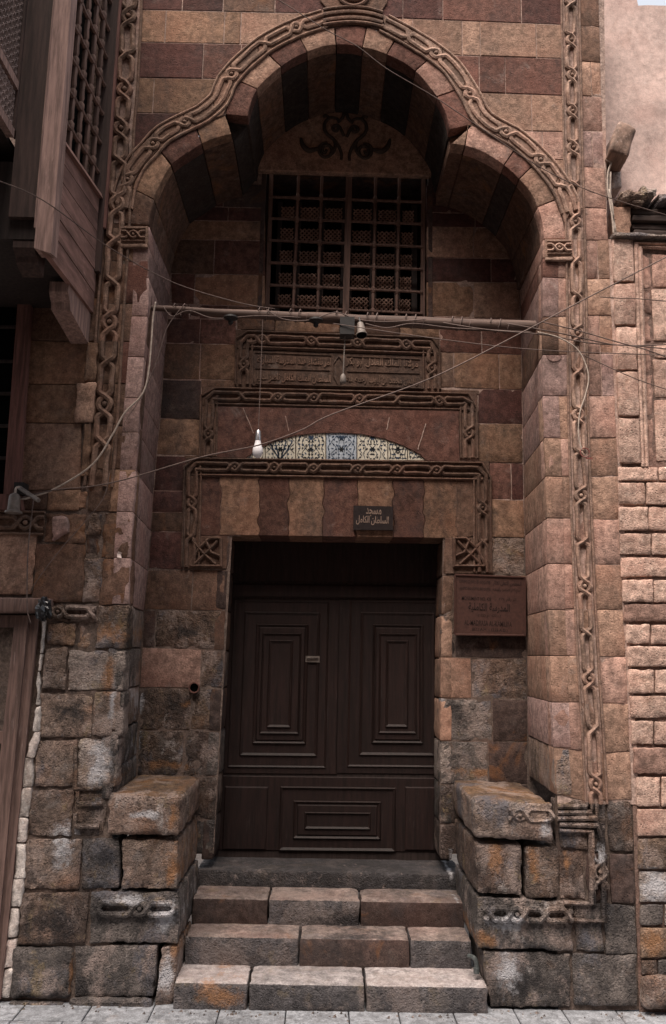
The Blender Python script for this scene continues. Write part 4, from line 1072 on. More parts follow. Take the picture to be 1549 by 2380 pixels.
chain_on(br, [(1180, 1892), (1286, 1896)], [(.25, 'b'), (.98, 'c')], .028, MAT['E'], wd=.016, h=.036, name='bench_carving', wob=.01)

# ================================================================== STEPS
steps = root('stone_steps', 'four worn stone steps between the two benches leading up to the door', 'steps', (0, 0, 0))
def step(y0, y1, zb, zt_, xs, codes, mtop=None, **k):
    for a, b, c in zip(xs, xs[1:], codes):
        bl_, br_ = Vector((a+.003, y0, zb)), Vector((b-.003, y0, zb))
        f = tri((bl_, br_, br_+Vector((0, 0, zt_-zb)), bl_+Vector((0, 0, zt_-zb))), 0, Vector((0, y1-y0, 0)))
        solid('step_block', f, (b-a, zt_-zb, y1-y0), mat=MAT[c], mtop=mtop, par=steps, faces='flrtd', **{**dict(n=(16, 5, 10), r=.008, amp=.0050, freq=9, chip=.016), **k})
X = lambda x, y, Y: at(x, y, Y).x
step(-.055, .27, -.02, .136, [X(402, 2300, -.055), X(577, 2300, -.055), X(850, 2300, -.055), X(1137, 2300, -.055)], 'vvv', r=.012, amp=.004, mtop=TOPP)
step(.215, .50, .10, .287, [X(428, 2200, .215), X(696, 2200, .215), X(954, 2200, .215), X(1098, 2200, .215)], 'vkv', mtop=TOPB)
step(.455, .76, .25, .430, [X(445, 2110, .455), X(624, 2110, .455), X(838, 2110, .455), X(1082, 2110, .455)], 'kvk', mtop=TOPB)
step(.735, 1.12, .40, .530, [X(455, 2030, .735), X(1078, 2030, .735)], 's', r=.016)
# little pipe elbow beside the second step
pp = [at(1090, 2222, .10), at(1102, 2226, .06), at(1108, 2240, .05), at(1108, 2262, .05)]
m_ = MB(); m_.tube(smooth_path(pp, 4), .013, 8); c0 = pp[-1]; m_.lathe(c0, [(.017, .0), (.017, .03), (.013, .032)], 8); el = m_.out('pipe_elbow', PIPE, None, smooth='auto', base=tuple(pp[-1])); tag(el, 'small green-grey pipe elbow poking out beside the steps at the right bench foot', 'pipe')

# ================================================================== GROUND
gr = mesh('ground', [(-30, -40, -.03), (30, -40, -.03), (30, 30, -.03), (-30, 30, -.03)], [(0, 1, 2, 3)], stone_mat('dusty_asphalt', (.06, .055, .052), grime=.3, pale=.15)); gr['kind'] = 'structure'
pv = root('pavement', 'pale grey slab pavement running along the foot of the portal', 'pavement', (0, 0, 0), kind='structure'); del pv['category']
random.seed(3); y = .30
for r_, dpt in enumerate([.25, .27, .26, .27, .27, .27]):
    x = -2.6+random.uniform(0, .3)
    while x < 2.9:
        w_ = random.choice([.27, .30, .34, .36])
        zt_ = random.uniform(-.003, .003)
        bl_ = Vector((x+.004, y-dpt+.004, 0)); m_ = MB()
        s_ = MB(); a, b, c, d = x+.003, x+w_-.003, y-dpt+.003, y-.003; e = .004
        s_.add([(a+e, c+e, zt_), (b-e, c+e, zt_), (b-e, d-e, zt_), (a+e, d-e, zt_), (a, c, zt_-e), (b, c, zt_-e), (b, d, zt_-e), (a, d, zt_-e), (a, c, -.04), (b, c, -.04), (b, d, -.04), (a, d, -.04)],
               [(0, 1, 2, 3), (4, 5, 1, 0), (5, 6, 2, 1), (6, 7, 3, 2), (7, 4, 0, 3), (8, 9, 5, 4), (9, 10, 6, 5), (10, 11, 7, 6), (11, 8, 4, 7)])
        s_.out('paving_slab', PAVE, pv); x += w_
    y -= dpt

# ================================================================== NEIGHBOUR ON THE RIGHT
nb = root('neighbouring_wall', 'pale pink stone wall of small uneven bricks beside the portal, panelled above', 'wall', (2.0, 0, 0))
def nrow(y0, y1, xl, joints, codes, Y=-.01, **k):
    js = [xl]+joints+[1600]
    for i, (a, b) in enumerate(zip(js, js[1:])):
        c = codes[i % len(codes)]
        q = [(a+lean(a)*0, y0), (b, y0), (b, y1), (a, y1)]
        P = [at(x, yy, Y) for x, yy in q]
        quadblock('brick', P, .12, MAT[c], nb, n0=random.uniform(-.004, .006), gap=.0028, **{**dict(n=(11, 6, 1), r=.007, amp=.005, freq=12, chip=.009), **k})
random.seed(11)
ROWS = [(1084, 1118, 1437, [1532], 'YY'), (1120, 1174, 1438, [1502], 'YY'), (1177, 1234, 1439, [1508], 'YY'), (1238, 1290, 1441, [1516], 'YY'), (1293, 1342, 1443, [1600], 'Y'), (1346, 1401, 1446, [1520], 'YY'), (1403, 1446, 1450, [1600], 'P'), (1449, 1498, 1455, [1513], 'YY'), (1501, 1551, 1458, [1600], 'Y'), (1554, 1613, 1461, [1522], 'YY'), (1616, 1671, 1464, [1600], 'Y'), (1675, 1732, 1468, [1521], 'YY'), (1736, 1800, 1473, [1600], 'P'), (1804, 1876, 1480, [1538], 'YY'), (1880, 1944, 1481, [1600], 'Y'), (1948, 2022, 1484, [1600], 'O'), (2025, 2099, 1486, [1600], 'w'), (2102, 2153, 1488, [1545], 'gw'), (2156, 2228, 1489, [1600], 'O'), (2231, 2268, 1492, [1530], 'Gg')]
for a, b, xl, js, cs in ROWS: nrow(a, b, xl, [j for j in js if j < 1590], cs)
nrow(2272, 2352, 1497, [], 'E', Y=-.06, r=.03)
def backn(pts, mat, n=-.010, Y=0): return backing(Y, pts, mat, nb, n=n)
backn([(1418, 555), (1640, 555), (1640, 2360), (1488, 2360), (1470, 1800), (1437, 1080)], stone_mat('pink_grey_mortar', (.22, .15, .125), grime=.5, pale=.2, pit=.4, bump=.8))
for a, b in ((556, 658), (660, 757), (760, 862), (864, 968), (971, 1079)):
    xl = xat([(1420, 556), (1437, 1080)], a); xr = xat([(1473, 556), (1493, 1080)], a); xr = min(xr, xl+54)
    rb([(xl+2, a), (xr, a), (xr+2, b), (xl+4, b)], 'Y', par=nb, name='pilaster_block', n0=.02, n=(4, 4, 1), amp=.002, r=.008)
# recessed panel of the pilaster window
mb = MB()
for off in (0, 9): rib(mb, [XZ(p) for p in ((1494+off, 1085), (1478+off, 566+off), (1620, 572+off))], .012, .03, 0, -.01)
mb.out('panel_moulding', MAT['Y'], nb, smooth='auto')
for a, b in ((590, 668), (672, 730), (734, 795), (800, 866), (870, 965), (969, 1080)):
    rb([(1492+(a-590)*.025, a), (1512+(a-590)*.02, a), (1514+(b-590)*.02, b), (1492+(b-590)*.025, b)], 'P', par=nb, name='carved_margin_block', n0=-.006, n=(4, 5, 1), amp=.010, r=.008)
for a, b, c in ((590, 668, 'P'), (671, 793, 'Y'), (796, 832, 'Y'), (835, 925, 'Y'), (928, 1072, 'Y')):
    rb([(1514+(a-590)*.02, a), (1620, a), (1620, b), (1516+(b-590)*.02, b)], c, par=nb, name='panel_block', n0=0, n=(6, 5, 1), amp=.004, r=.008)
# broken ledge, black beam, stub wall
rb([(1425, 478), (1468, 478), (1470, 550), (1428, 550)], 'T', par=nb, name='stone_block', n0=.0, amp=.008)
rb([(1416, 548), (1640, 552), (1640, 561), (1418, 559)], 'w', par=nb, name='ledge', n0=.05, thick=.2, n=(14, 1, 2), amp=.005, r=.006)
for k_, (a, b) in enumerate(((484, 500), (501, 516), (517, 532), (533, 548))):
    P = [at(x, yy, .02) for x, yy in ((1466+k_*2, a), (1640, a+6), (1640, b+6), (1466+k_*2, b))]
    quadblock('beam_timber', P, .3, W_BEAM, nb, n0=random.uniform(-.01, .02), n=(14, 3, 1), r=.006, amp=.006, freq=9)
for (pts, c) in ((((1436, 448), (1500, 452), (1506, 470), (1440, 476)), 'E'), (((1478, 440), (1520, 446), (1522, 470), (1482, 468)), 'w'), (((1522, 452), (1640, 462), (1640, 484), (1524, 478)), 'E'), (((1462, 470), (1494, 472), (1494, 486), (1464, 486)), 'E')):
    rb(pts, c, par=nb, name='rubble_stone', n0=.06, thick=.25, amp=.02, r=.02)
# plaster wall above
pw = root('plastered_wall', 'rough pink plastered wall rising behind the ledge at the upper right', 'wall', (2.4, .3, 4.5))
PY = .25
random.seed(13); gx, gz = 26, 30
x0, x1 = at(1380, 300, PY).x, 3.6; z0_, z1_ = at(1500, 520, PY).z, at(1500, 16, PY).z
step_x = at(1474, 10, PY).x
vs = []; fs = []
for j in range(gz+1):
    for i in range(gx+1):
        x_ = x0+(x1-x0)*i/gx; zt2 = z1_+(.4 if x_ < step_x-.02 else 0)+.02*mn.noise(Vector((x_*7, 1, 1)))
        z_ = z0_+(zt2-z0_)*j/gz
        vs.append((x_, PY-.02-.022*mn.noise(Vector((x_*2.5, 3, z_*2.5)))-.008*mn.noise(Vector((x_*9, 5, z_*9))), z_))
for j in range(gz):
    for i in range(gx): k_ = j*(gx+1)+i; fs.append((k_, k_+1, k_+gx+2, k_+gx+1))
n_ = len(vs); top = [gz*(gx+1)+i for i in range(gx+1)]
vs += [(vs[t][0], PY+.3, vs[t][2]) for t in top]; fs += [(top[i], top[i+1], n_+i+1, n_+i) for i in range(gx)]
mesh('plaster_face', vs, fs, PLAST, pw, smooth='auto')
# projecting beam stub
def rough_hull(name, front, back, mat, par=None, base=None, n=(6, 6, 6), amp=.02, r=.02):
    bl_, br_, tr_, tl_ = front; b2 = back
    def f(u, v, w):
        A = bl_*(1-u)*(1-v)+br_*u*(1-v)+tr_*u*v+tl_*(1-u)*v
        B = b2[0]*(1-u)*(1-v)+b2[1]*u*(1-v)+b2[2]*u*v+b2[3]*(1-u)*v
        return A.lerp(B, w)
    L = ((br_-bl_).length, (tl_-bl_).length, (b2[0]-bl_).length)
    return solid(name, f, L, n=n, r=r, amp=amp, freq=9, mat=mat, par=par, faces='flrtdb')
fr = [at(1428, 372, -.30), at(1455, 372, -.30), at(1450, 290, -.30), at(1424, 290, -.30)]
ft = [at(1416, 350, -.12), at(1462, 362, -.12), at(1482, 300, -.12), at(1440, 274, -.12)]
bk = [p+Vector((.02, .40, -.03)) for p in ft]
stub = rough_hull('beam_stub', ft, bk, wood_mat('sunbleached_beam_end', (.20, .13, .10), scale=(20, 3, 20), worn=.8, wornc=(.5, .38, .33), bump=.8), None, amp=.014)
tag(stub, 'broken projecting beam stub sticking out of the pink plastered wall', 'beam')
wb = MB(); 
q = [at(x, y, .05) for x, y in ((1423, 440), (1447, 436), (1443, 398), (1424, 399))]
wbo = rough_hull('junction_box', q, [p+Vector((0, .14, 0)) for p in q], WPL, None, n=(3, 3, 3), amp=.004, r=.008)
tag(wbo, 'whitish weathered box on the wall edge below the projecting beam stub', 'box')
m_ = MB()
for off, pts in ((0, [(1410, 372), (1421, 378), (1414, 400), (1413, 440), (1418, 470), (1424, 510), (1427, 548)]), (0, [(1420, 400), (1419, 450), (1424, 480), (1429, 548)]), (0, [(1416, 440), (1421, 480), (1434, 548)])):
    m_.tube(smooth_path([at(x, y, -.02) for x, y in pts], 3), .0065, 6)
cp = m_.out('conduit_bundle', CABLEW, None, smooth=True, base=tuple(at(1427, 548, -.02))); tag(cp, 'bundle of pale conduits running down the gap between portal and neighbouring wall', 'conduit')

# ================================================================== ACROSS THE STREET
ob = root('added_opposite_building', 'plain stone building added across the street, unseen behind the viewer, to block low sky', 'building', (0, -9.5, 0))  # added out of view; height and dark stone keep low sky off the niche
random.seed(31)
m_ = MB(); m_.box(-14, 14, -12, -9.55, -.02, 13.8); m_.out('wall_core', MORTD, ob)
for r_ in range(32):
    x = -13.9+random.uniform(0, .5)
    while x < 13.5:
        w_ = random.uniform(1.2, 2.2); x2 = min(x+w_, 13.9); m_ = MB(); m_.box(x+.01, x2-.01, -9.55, -9.5+random.uniform(0, .01), r_*.43+.01, r_*.43+.42); m_.out('stone_block', MAT[random.choice('tbb')], ob); x = x2
# ================================================================== WOODEN BAY ON THE LEFT
bay = root('wooden_bay_window', 'projecting wooden lattice bay window overhanging the left of the portal', 'bay window', (-1.6, -.45, 4.0))
CY = -.9
c_bot = at(104, 581, CY); c_rail = at(135, 318, CY); f_bot = at(226, 728, 0); f_rail = at(226, 468, 0)
cx = (at(104, 581, CY).x+at(135, 318, CY).x)/2; fx = -1.485
ZT = 6.9
def side(u, z): # u 0 at corner (toward street), 1 at facade
    return Vector((cx*(1-u)+fx*u, CY*(1-u), z))
# planks
zs_c = [c_bot.z-.01, c_bot.z+.13, c_bot.z+.245, c_bot.z+.34, c_bot.z+.46, c_bot.z+.57, c_rail.z]
zs_f = [f_bot.z-.0+(f_rail.z-f_bot.z)*t for t in (0, .17, .36, .52, .70, .86, 1.0)]
for i in range(6):
    a, b = side(0, zs_c[i]+.002), side(1, zs_f[i]+.002); c, d = side(1, zs_f[i+1]-.002), side(0, zs_c[i+1]-.002)
    out = Vector((1, 0, 0))*random.uniform(0, .008)
    m_ = MB(); m_.hexa([a+out, b+out, c+out*.3, d+out*.3], [p-Vector((.03, 0, 0)) for p in (a, b, c, d)]); m_.out('plank', W_BAYL, bay)
# rail
a, b = side(0, c_rail.z), side(1, f_rail.z); m_ = MB()
m_.hexa([a+Vector((.025, 0, 0)), b+Vector((.025, 0, 0)), b+Vector((.012, 0, .035)), a+Vector((.012, 0, .035))], [p-Vector((.05, 0, 0)) for p in (a, b, b+Vector((0, 0, .035)), a+Vector((0, 0, .035)))]); m_.out('rail', W_BAYL, bay)
# turned grille of the side face
for u in (.13, .30, .47, .64, .81):
    m_ = MB(); z0g = c_rail.z*(1-u)+f_rail.z*u; z = z0g; pts = []; rs = []
    while z < ZT:
        for dz, r_ in ((0, .022), (.015, .022), (.03, .013), (.05, .019), (.10, .016), (.15, .019), (.175, .013), (.19, .022)): pts.append(side(u, z+dz)-Vector((.02, 0, 0))); rs.append(r_)
        z += .205
    m_.tube(pts, rs, 6); m_.out('turned_spindle', W_GRILLE, bay, smooth='auto')
k_ = 0
while c_rail.z+.18+k_*.205 < ZT-.1:
    z = .18+k_*.205; A, B = side(0, c_rail.z+z)-Vector((.02, 0, 0)), side(.97, f_rail.z+z-.0)-Vector((.02, 0, 0))
    m_ = MB(); n_ = 12; m_.tube([A.lerp(B, t/n_) for t in range(n_+1)], [.013 if t % 2 else .019 for t in range(n_+1)], 6); m_.out('turned_rail', W_GRILLE, bay, smooth='auto'); k_ += 1
m_ = MB(); m_.hexa([side(0, 4.5)-Vector((.14, 0, 0)), side(1, 4.5)-Vector((.14, 0, 0)), side(1, ZT)-Vector((.14, 0, 0)), side(0, ZT)-Vector((.14, 0, 0))], [p-Vector((.16, 0, 0)) for p in (side(0, 4.5), side(1, 4.5), side(1, ZT), side(0, ZT))]); m_.out('dark_interior', BLACK, bay)
# corner post: weathered side face + brown front face
fl, frr = at(20, 503, CY-.03), at(86, 503, CY-.03)
m_ = MB(); m_.hexa([Vector((cx-.055, CY-.03, c_bot.z-.005)), Vector((cx+.025, CY-.005, c_bot.z-.02)), Vector((cx+.025, CY-.005, ZT)), Vector((cx-.055, CY-.03, ZT))], [Vector((cx-.055, CY+.09, c_bot.z)), Vector((cx+.025, CY+.09, c_bot.z)), Vector((cx+.025, CY+.09, ZT)), Vector((cx-.055, CY+.09, ZT))]); m_.out('corner_post', W_POST, bay)
m_ = MB(); m_.box(cx-.063, cx-.055, CY-.036, CY+.02, fl.z-.06, ZT); m_.out('post_bead', W_POST, bay)
m_ = MB(); m_.box(fl.x, cx-.063, CY-.03, CY+.04, fl.z, ZT); m_.out('front_board', W_BAY, bay)
m_ = MB(); m_.box(fl.x-.035, fl.x, CY-.05, CY+.04, at(30, 300, CY-.05).z, ZT); m_.out('lattice_post', W_BAY, bay)
# facade-end jamb of the bay
m_ = MB(); m_.box(fx-.04, fx+.035, -.05, .02, f_rail.z-.5, ZT); m_.out('end_post', W_BAY, bay)
m_ = MB(); m_.box(fx+.035, fx+.05, -.04, .0, f_rail.z-.2, ZT); m_.out('end_bead', W_RED, bay)
# lattice side of the nearer bay: plane running from the post toward the street
lxx = fl.x-.02; yA, yB = CY-.05, CY-1.1
zl = at(37, 200, CY-.05).z; zl2 = at(22, 310, CY-.05).z
def lat(zb, zt2, nu, nv):
    m_ = MB(); lattice(m_, Vector((lxx, yB, zb)), Vector((0, yA-yB, 0)), Vector((0, 0, zt2-zb)), nu, nv, .0075, True); m_.out('lattice_screen', W_BAYL if False else W_LAT, bay)
W_LAT = wood_mat('dusty_lattice_wood', (.20, .145, .13), worn=.4)
lat(zl+.04, ZT, 26, int((ZT-zl)/.042)); lat(zl2+.03, zl-.03, 26, max(2, int((zl-zl2-.06)/.042)))
for z in (zl, zl2):
    m_ = MB(); m_.box(lxx-.02, lxx+.02, yB, yA, z-.025, z+.025); m_.out('lattice_rail', W_POST, bay)
m_ = MB(); m_.box(lxx-.14, lxx-.10, yB, CY+.02, zl2-.0, ZT); m_.out('dark_interior', BLACK, bay)
# underside and body
m_ = MB(); m_.box(-3.2, lxx-.021, yB, .0, zl2-.03, zl2+.0); m_.out('bay_floor', W_DARK, bay)
m_ = MB(); m_.hexa([Vector((-3.2, CY+.005, c_bot.z+.06)), Vector((cx-.064, CY+.005, c_bot.z+.06)), Vector((cx-.064, CY+.005, c_bot.z+.5)), Vector((-3.2, CY+.005, c_bot.z+.5))], [Vector((-3.2, .0, c_bot.z+.06)), Vector((fx-.05, .0, c_bot.z+.06)), Vector((fx-.05, .0, c_bot.z+.5)), Vector((-3.2, .0, c_bot.z+.5))]); m_.out('bay_floor', W_DARK, bay)
# corbels
def corbel(X0, X1, yf, yb, zt2, ht, ln, mat, nm='corbel'):
    # side profile in YZ: from front tip (yf) back to wall (yb)
    prof = [(yf, zt2), (yf-.0, zt2-ht*.35), (yf+.03, zt2-ht*.55), (yf+.05, zt2-ht*.62), (yf+.06, zt2-ht*.85), (yb, zt2-ht*1.05-ln), (yb, zt2-.001)]
    m_ = MB(); n_ = len(prof)
    m_.add([(X0, y_, z_) for y_, z_ in prof]+[(X1, y_, z_) for y_, z_ in prof], [tuple(range(n_)), tuple(range(n_, 2*n_))[::-1]]+[(i, i+n_, (i+1) % n_+n_, (i+1) % n_) for i in range(n_)])
    return m_.out(nm, mat, bay)
e2 = at(150, 668, -.42)
# inner corbel at the facade end
fa = at(150, 662, -.50); wa = at(217, 786, -.0)
corbel(-1.52-.09, -1.50, -.46, .0, at(150, 655, -.46).z, .17, .02, W_POST)
corbel(fl.x+.02, cx-.07, CY+.01, -.72, c_bot.z+.055, .11, .01, W_BAY)
# dark window with a red frame post on the wall under the bay
lw = root('dark_wall_window', 'dark barred window with red-brown frame on the wall below the wooden bay', 'window', at(20, 1130, -.03))
m_ = MB(); a, b = at(57, 640, -.03), at(10, 1150, -.03)
m_.hexa([at(8, 1150, -.05), at(42, 1150, -.05), at(76, 640, -.05), at(46, 640, -.05)], [p+Vector((0, .12, 0)) for p in (at(8, 1150, -.05), at(42, 1150, -.05), at(76, 640, -.05), at(46, 640, -.05))]); m_.out('window_frame', W_RED, lw)
m_ = MB(); m_.hexa([at(-60, 1150, .0), at(12, 1150, .0), at(52, 640, .0), at(-60, 640, .0)], [p+Vector((0, .02, 0)) for p in (at(-60, 1150, .0), at(12, 1150, .0), at(52, 640, .0), at(-60, 640, .0))]); m_.out('dark_opening', BLACK, lw)
for yy in (760, 840, 915, 990, 1065):
    m_ = MB(); m_.tube([at(-60, yy, -.03), at(xat([(46, 640), (8, 1150)], yy)+4, yy, -.03)], .012, 6); m_.out('window_bar', W_DARK, lw)
m_ = MB(); m_.hexa([at(-60, 1184, -.06), at(50, 1184, -.06), at(46, 1148, -.06), at(-60, 1148, -.06)], [p+Vector((0, .12, 0)) for p in (at(-60, 1184, -.06), at(50, 1184, -.06), at(46, 1148, -.06), at(-60, 1148, -.06))]); m_.out('window_sill', W_RED, lw)

# ================================================================== SIDE DOOR AT LOWER LEFT
sdr = root('side_door', 'worn brown wooden side door under a beam at the lower left edge', 'door', at(20, 2340, -.02))
def wq(pts, Y, th, mat, name, par=sdr):
    P = [at(x, y, Y) for x, y in pts]; m_ = MB(); m_.hexa([P[3], P[2], P[1], P[0]], [p+Vector((0, th, 0)) for p in (P[3], P[2], P[1], P[0])]); return m_.out(name, mat, par)
P = [at(x, y, -.10) for x, y in ((-80, 1388), (112, 1388), (112, 1425), (-80, 1425))]
quadblock('door_beam', P, .12, W_LEFT, sdr, n=(8, 2, 1), r=.01, amp=.004, freq=6)
P = [at(x, y, -.14) for x, y in ((-80, 1372), (34, 1376), (34, 1388), (-80, 1386))]
wq([(66, 1430), (90, 1430), (2, 2322), (-20, 2322)], -.02, .08, W_LEFT, 'door_frame')
wq([(36, 1430), (66, 1430), (-18, 2322), (-60, 2322)], -.035, .08, W_LEFT, 'door_frame')
wq([(-80, 1430), (38, 1430), (36, 1458), (-80, 1458)], -.03, .08, W_LEFT, 'door_frame')
wq([(-90, 1455), (34, 1455), (-52, 2322), (-120, 2322)], .02, .03, W_RED, 'door_panel')
wq([(-80, 1700), (16, 1700), (14, 1728), (-80, 1728)], -.02, .08, W_LEFT, 'door_rail')
# white plaster strip along the door
pts = [(103, 1440), (98, 1520), (92, 1560), (90, 1640), (86, 1700), (70, 1760), (66, 1830), (56, 1900), (50, 1960), (46, 2040), (36, 2110), (30, 2180), (22, 2250), (14, 2320)]
wd_ = [10, 10, 9, 13, 17, 22, 21, 22, 24, 25, 22, 22, 24, 20]
random.seed(4)
for i in range(0, len(pts)-1):
    (x0_, y0_), (x1_, y1_) = pts[i], pts[i+1]; a, b = wd_[i]*.55, wd_[i+1]*.55
    rb([(x0_-a, y0_), (x0_+a, y0_), (x1_+b, y1_), (x1_-b, y1_)], 'W', n0=.012, thick=.06, name='plaster_strip', n=(4, 6, 1), amp=.008, r=.010, gap=.0)

# ================================================================== THINGS HUNG ON THE PORTAL
# pole
PYY = .10
pl0, pl1 = at(352, 716, PYY), at(1244, 760, PYY)
m_ = MB(); n_ = 24; pts = []; rs = []
for i in range(n_+1):
    t = i/n_; p = pl0.lerp(pl1, t)+Vector((0, 0, -.012*math.sin(math.pi*t)+.006*mn.noise(Vector((t*8, 0, 0))))); pts.append(p); rs.append(.018+.022*t+.006*math.sin(math.pi*t)+.004*mn.noise(Vector((t*12, 4, 0))))
m_.tube(pts, rs, 10); pole = m_.out('wooden_pole', W_POLE, None, smooth='auto', base=tuple(pl0)); tag(pole, 'long grey-brown wooden pole spanning the niche below the grille window', 'pole')
def hang_cable(name, pts, r, mat, label, k=6, group='cables strung across the portal', Y=-.06):
    P = [at(p[0], p[1], p[2] if len(p) > 2 else Y) for p in pts]
    m_ = MB(); m_.tube(smooth_path(P, k), r, 5); o = m_.out(name, mat, None, smooth=True, base=tuple(P[0])); tag(o, label, 'cable', group); return o
hang_cable('cable', [(-20, 414, -1.2), (100, 465, -1.0), (250, 572, -.4), (400, 655, -.1), (550, 702, -.06), (640, 718, -.04)], .0032, CABLE, 'thin cable sagging from the wooden bay corner down to the pole')
hang_cable('cable', [(640, 0), (655, 4), (760, 70), (830, 107), (900, 160), (1010, 225), (1110, 292), (1250, 385), (1380, 447), (1560, 503)], .0032, CABLE, 'thin cable running diagonally down across the top of the arch', Y=-.08)
hang_cable('cable', [(20, 1165), (120, 1140), (210, 1131), (300, 1112), (470, 1062), (600, 1035), (700, 1000), (775, 962), (1000, 880), (1200, 780), (1370, 690), (1560, 592)], .0042, CABLE, 'long brown cable rising from the lower left lamp across the tiles to the right', Y=-.10)
hang_cable('cable', [(8, 1152), (50, 1160), (80, 1153), (130, 1135), (215, 1080), (262, 1010), (290, 960), (330, 918), (345, 870), (352, 800), (356, 740), (362, 702)], .0058, CABLEW, 'thick pale cable curving up the left side from the lamp to the pole', Y=-.05)
hang_cable('cable', [(1180, 752), (1290, 772), (1350, 785), (1420, 800), (1470, 803), (1560, 812)], .004, CABLE, 'cable leaving the right pole end, lowest but one at the right edge', Y=-.05)
hang_cable('cable', [(1030, 750, .0), (1130, 766), (1265, 778), (1370, 797), (1480, 803), (1560, 800)], .004, CABLE, 'cable tied below the pole running level across the right chain moulding', Y=-.05)
hang_cable('cable', [(775, 752, .0), (1000, 785), (1190, 808), (1345, 818), (1560, 826)], .003, CABLE, 'thin cable drooping from the middle of the pole to the right edge', Y=-.05)
hang_cable('cable', [(1260, 748), (1350, 770), (1440, 796), (1500, 812), (1560, 834)], .004, CABLE, 'cable fanning down steepest from the right pole end to the far wall', Y=-.07)
hang_cable('cable', [(1394, 690), (1440, 693), (1480, 694), (1560, 701)], .0032, CABLE, 'short cable level with the pilaster, uppermost at the right edge', Y=-.06)
hang_cable('cable', [(1350, 822), (1420, 855), (1490, 885), (1560, 908)], .003, CABLE, 'thin cable slanting down from the chain moulding knot to the right edge', Y=-.06)
hang_cable('cable', [(1250, 772), (1300, 785), (1345, 815), (1368, 870), (1362, 915), (1348, 960), (1345, 1010), (1353, 1048)], .0045, CABLEW, 'pale cable hanging down in front of the right chain moulding', Y=-.06)
hang_cable('cable', [(80, 1150), (76, 1180), (67, 1264), (64, 1327), (64, 1411), (72, 1449)], .004, CABLE, 'cable hanging straight down from the lamp to the side door beam', Y=-.12)
hang_cable('cable', [(255, 1100), (242, 1155), (200, 1210), (147, 1270), (100, 1330), (72, 1372)], .0028, CABLE, 'hair-thin wire slanting down the left wall to the side door beam', Y=-.05)
hang_cable('cable', [(300, 1010), (290, 985), (330, 920), (365, 840), (390, 760), (430, 706)], .003, CABLE, 'thin brown wire rising through the left jamb to the pole', Y=-.0)
# loops twisted round the pole
m_ = MB()
for t0 in (.06, .28, .36, .48, .56, .66, .78, .88):
    P = []
    for i in range(15):
        t = t0+i*.0035; a = i*.9; c = pl0.lerp(pl1, t); P.append(c+Vector((0, -math.cos(a)*.05, math.sin(a)*(.038+.01*t0)-.004)))
    m_.tube(P, .0032, 5)
for pts in ([(620, 720), (660, 742), (720, 744), (780, 726), (830, 742), (900, 748), (990, 742)], [(380, 712), (400, 735), (440, 722), (500, 740), (600, 734), (700, 738)], [(850, 752), (900, 762), (960, 752), (1050, 762), (1160, 768), (1235, 772)]):
    m_.tube(smooth_path([at(x, y, PYY-.05) for x, y in pts], 6), .0036, 5)
o = m_.out('wire_wrapping', CABLE, None, smooth=True, base=tuple(pl0)); tag(o, 'tangled wires wound along the wooden pole', 'wire')
# hanging white bulb
def hung(name, label, cat, top, x, y, parts, cord=.0028, cmat=CABLE):
    b = at(x, y, top[2]); o = root(name, label, cat, b)
    m_ = MB(); m_.tube(smooth_path([at(*top), at((top[0]*1.2+x)/2.2, (top[1]+y)/2, top[2]), b], 4), cord, 5); m_.out('cord', cmat, o)
    for nm, prof, mt in parts:
        m_ = MB(); m_.lathe(b, prof, 14); m_.out(nm, mt, o, smooth='auto')
    return o
hung('light_bulb', 'white light bulb hanging on a long cord in front of the blue tiles', 'light bulb', (611, 742, .06), 601, 1003, [
    ('socket', [(.008, .01), (.016, .0), (.018, -.04), (.019, -.055)], CHROME),
    ('bulb', [(.017, -.056), (.022, -.085), (.030, -.105), (.033, -.125), (.030, -.148), (.018, -.162), (.003, -.167)], BULB)])
hung('pendant_socket', 'small pale empty lamp socket dangling in front of the inscription', 'lamp socket', (803, 760, .04), 798, 872, [
    ('socket_cap', [(.006, .01), (.014, .0), (.018, -.02), (.021, -.045), (.018, -.050)], CERAM)], cord=.0045, cmat=CERAM)
# bell-shaped spot under the pole
o = root('bell_lamp', 'dusty grey bell-shaped lamp fixed under the middle of the pole', 'lamp', at(842, 752, .02))
m_ = MB(); ax = Vector((.10, -.30, -1)).normalized(); c = at(838, 752, .04)
m_.lathe(c, [(.010, -.005), (.020, .0), (.026, .03), (.027, .070), (.036, .085), (.036, .093)], 14, axis=ax); m_.out('lamp_housing', CERAM, o, smooth='auto')
m_ = MB(); m_.lathe(c, [(.032, .0935), (.030, .095)], 14, axis=ax); m_.out('lamp_opening', BLACK, o)
m_ = MB(); m_.tube([c, at(835, 738, .06)], .006, 6); m_.out('bracket', IRON, o)
m_ = MB(); a, b = at(790, 784, .06), at(824, 745, .06); m_.box(a.x, b.x, .0, .09, a.z, b.z); o = m_.out('control_box', IRON, None, base=tuple(a)); tag(o, 'small black box hanging under the pole beside the bell lamp', 'box')
for (x, y, lab) in ((735, 742, 'dark ceramic lamp holder clinging under the pole left of the black box'), (537, 736, 'flat dark lamp holder under the left half of the pole')):
    c = at(x, y, .06); m_ = MB(); m_.lathe(c, [(.045, .0), (.047, -.012), (.025, -.022), (.016, -.03), (.016, -.045), (.006, -.055)], 12); o = m_.out('lamp_holder', IRON, None, smooth='auto', base=tuple(c)); tag(o, lab, 'lamp holder', 'lamp holders under the pole')
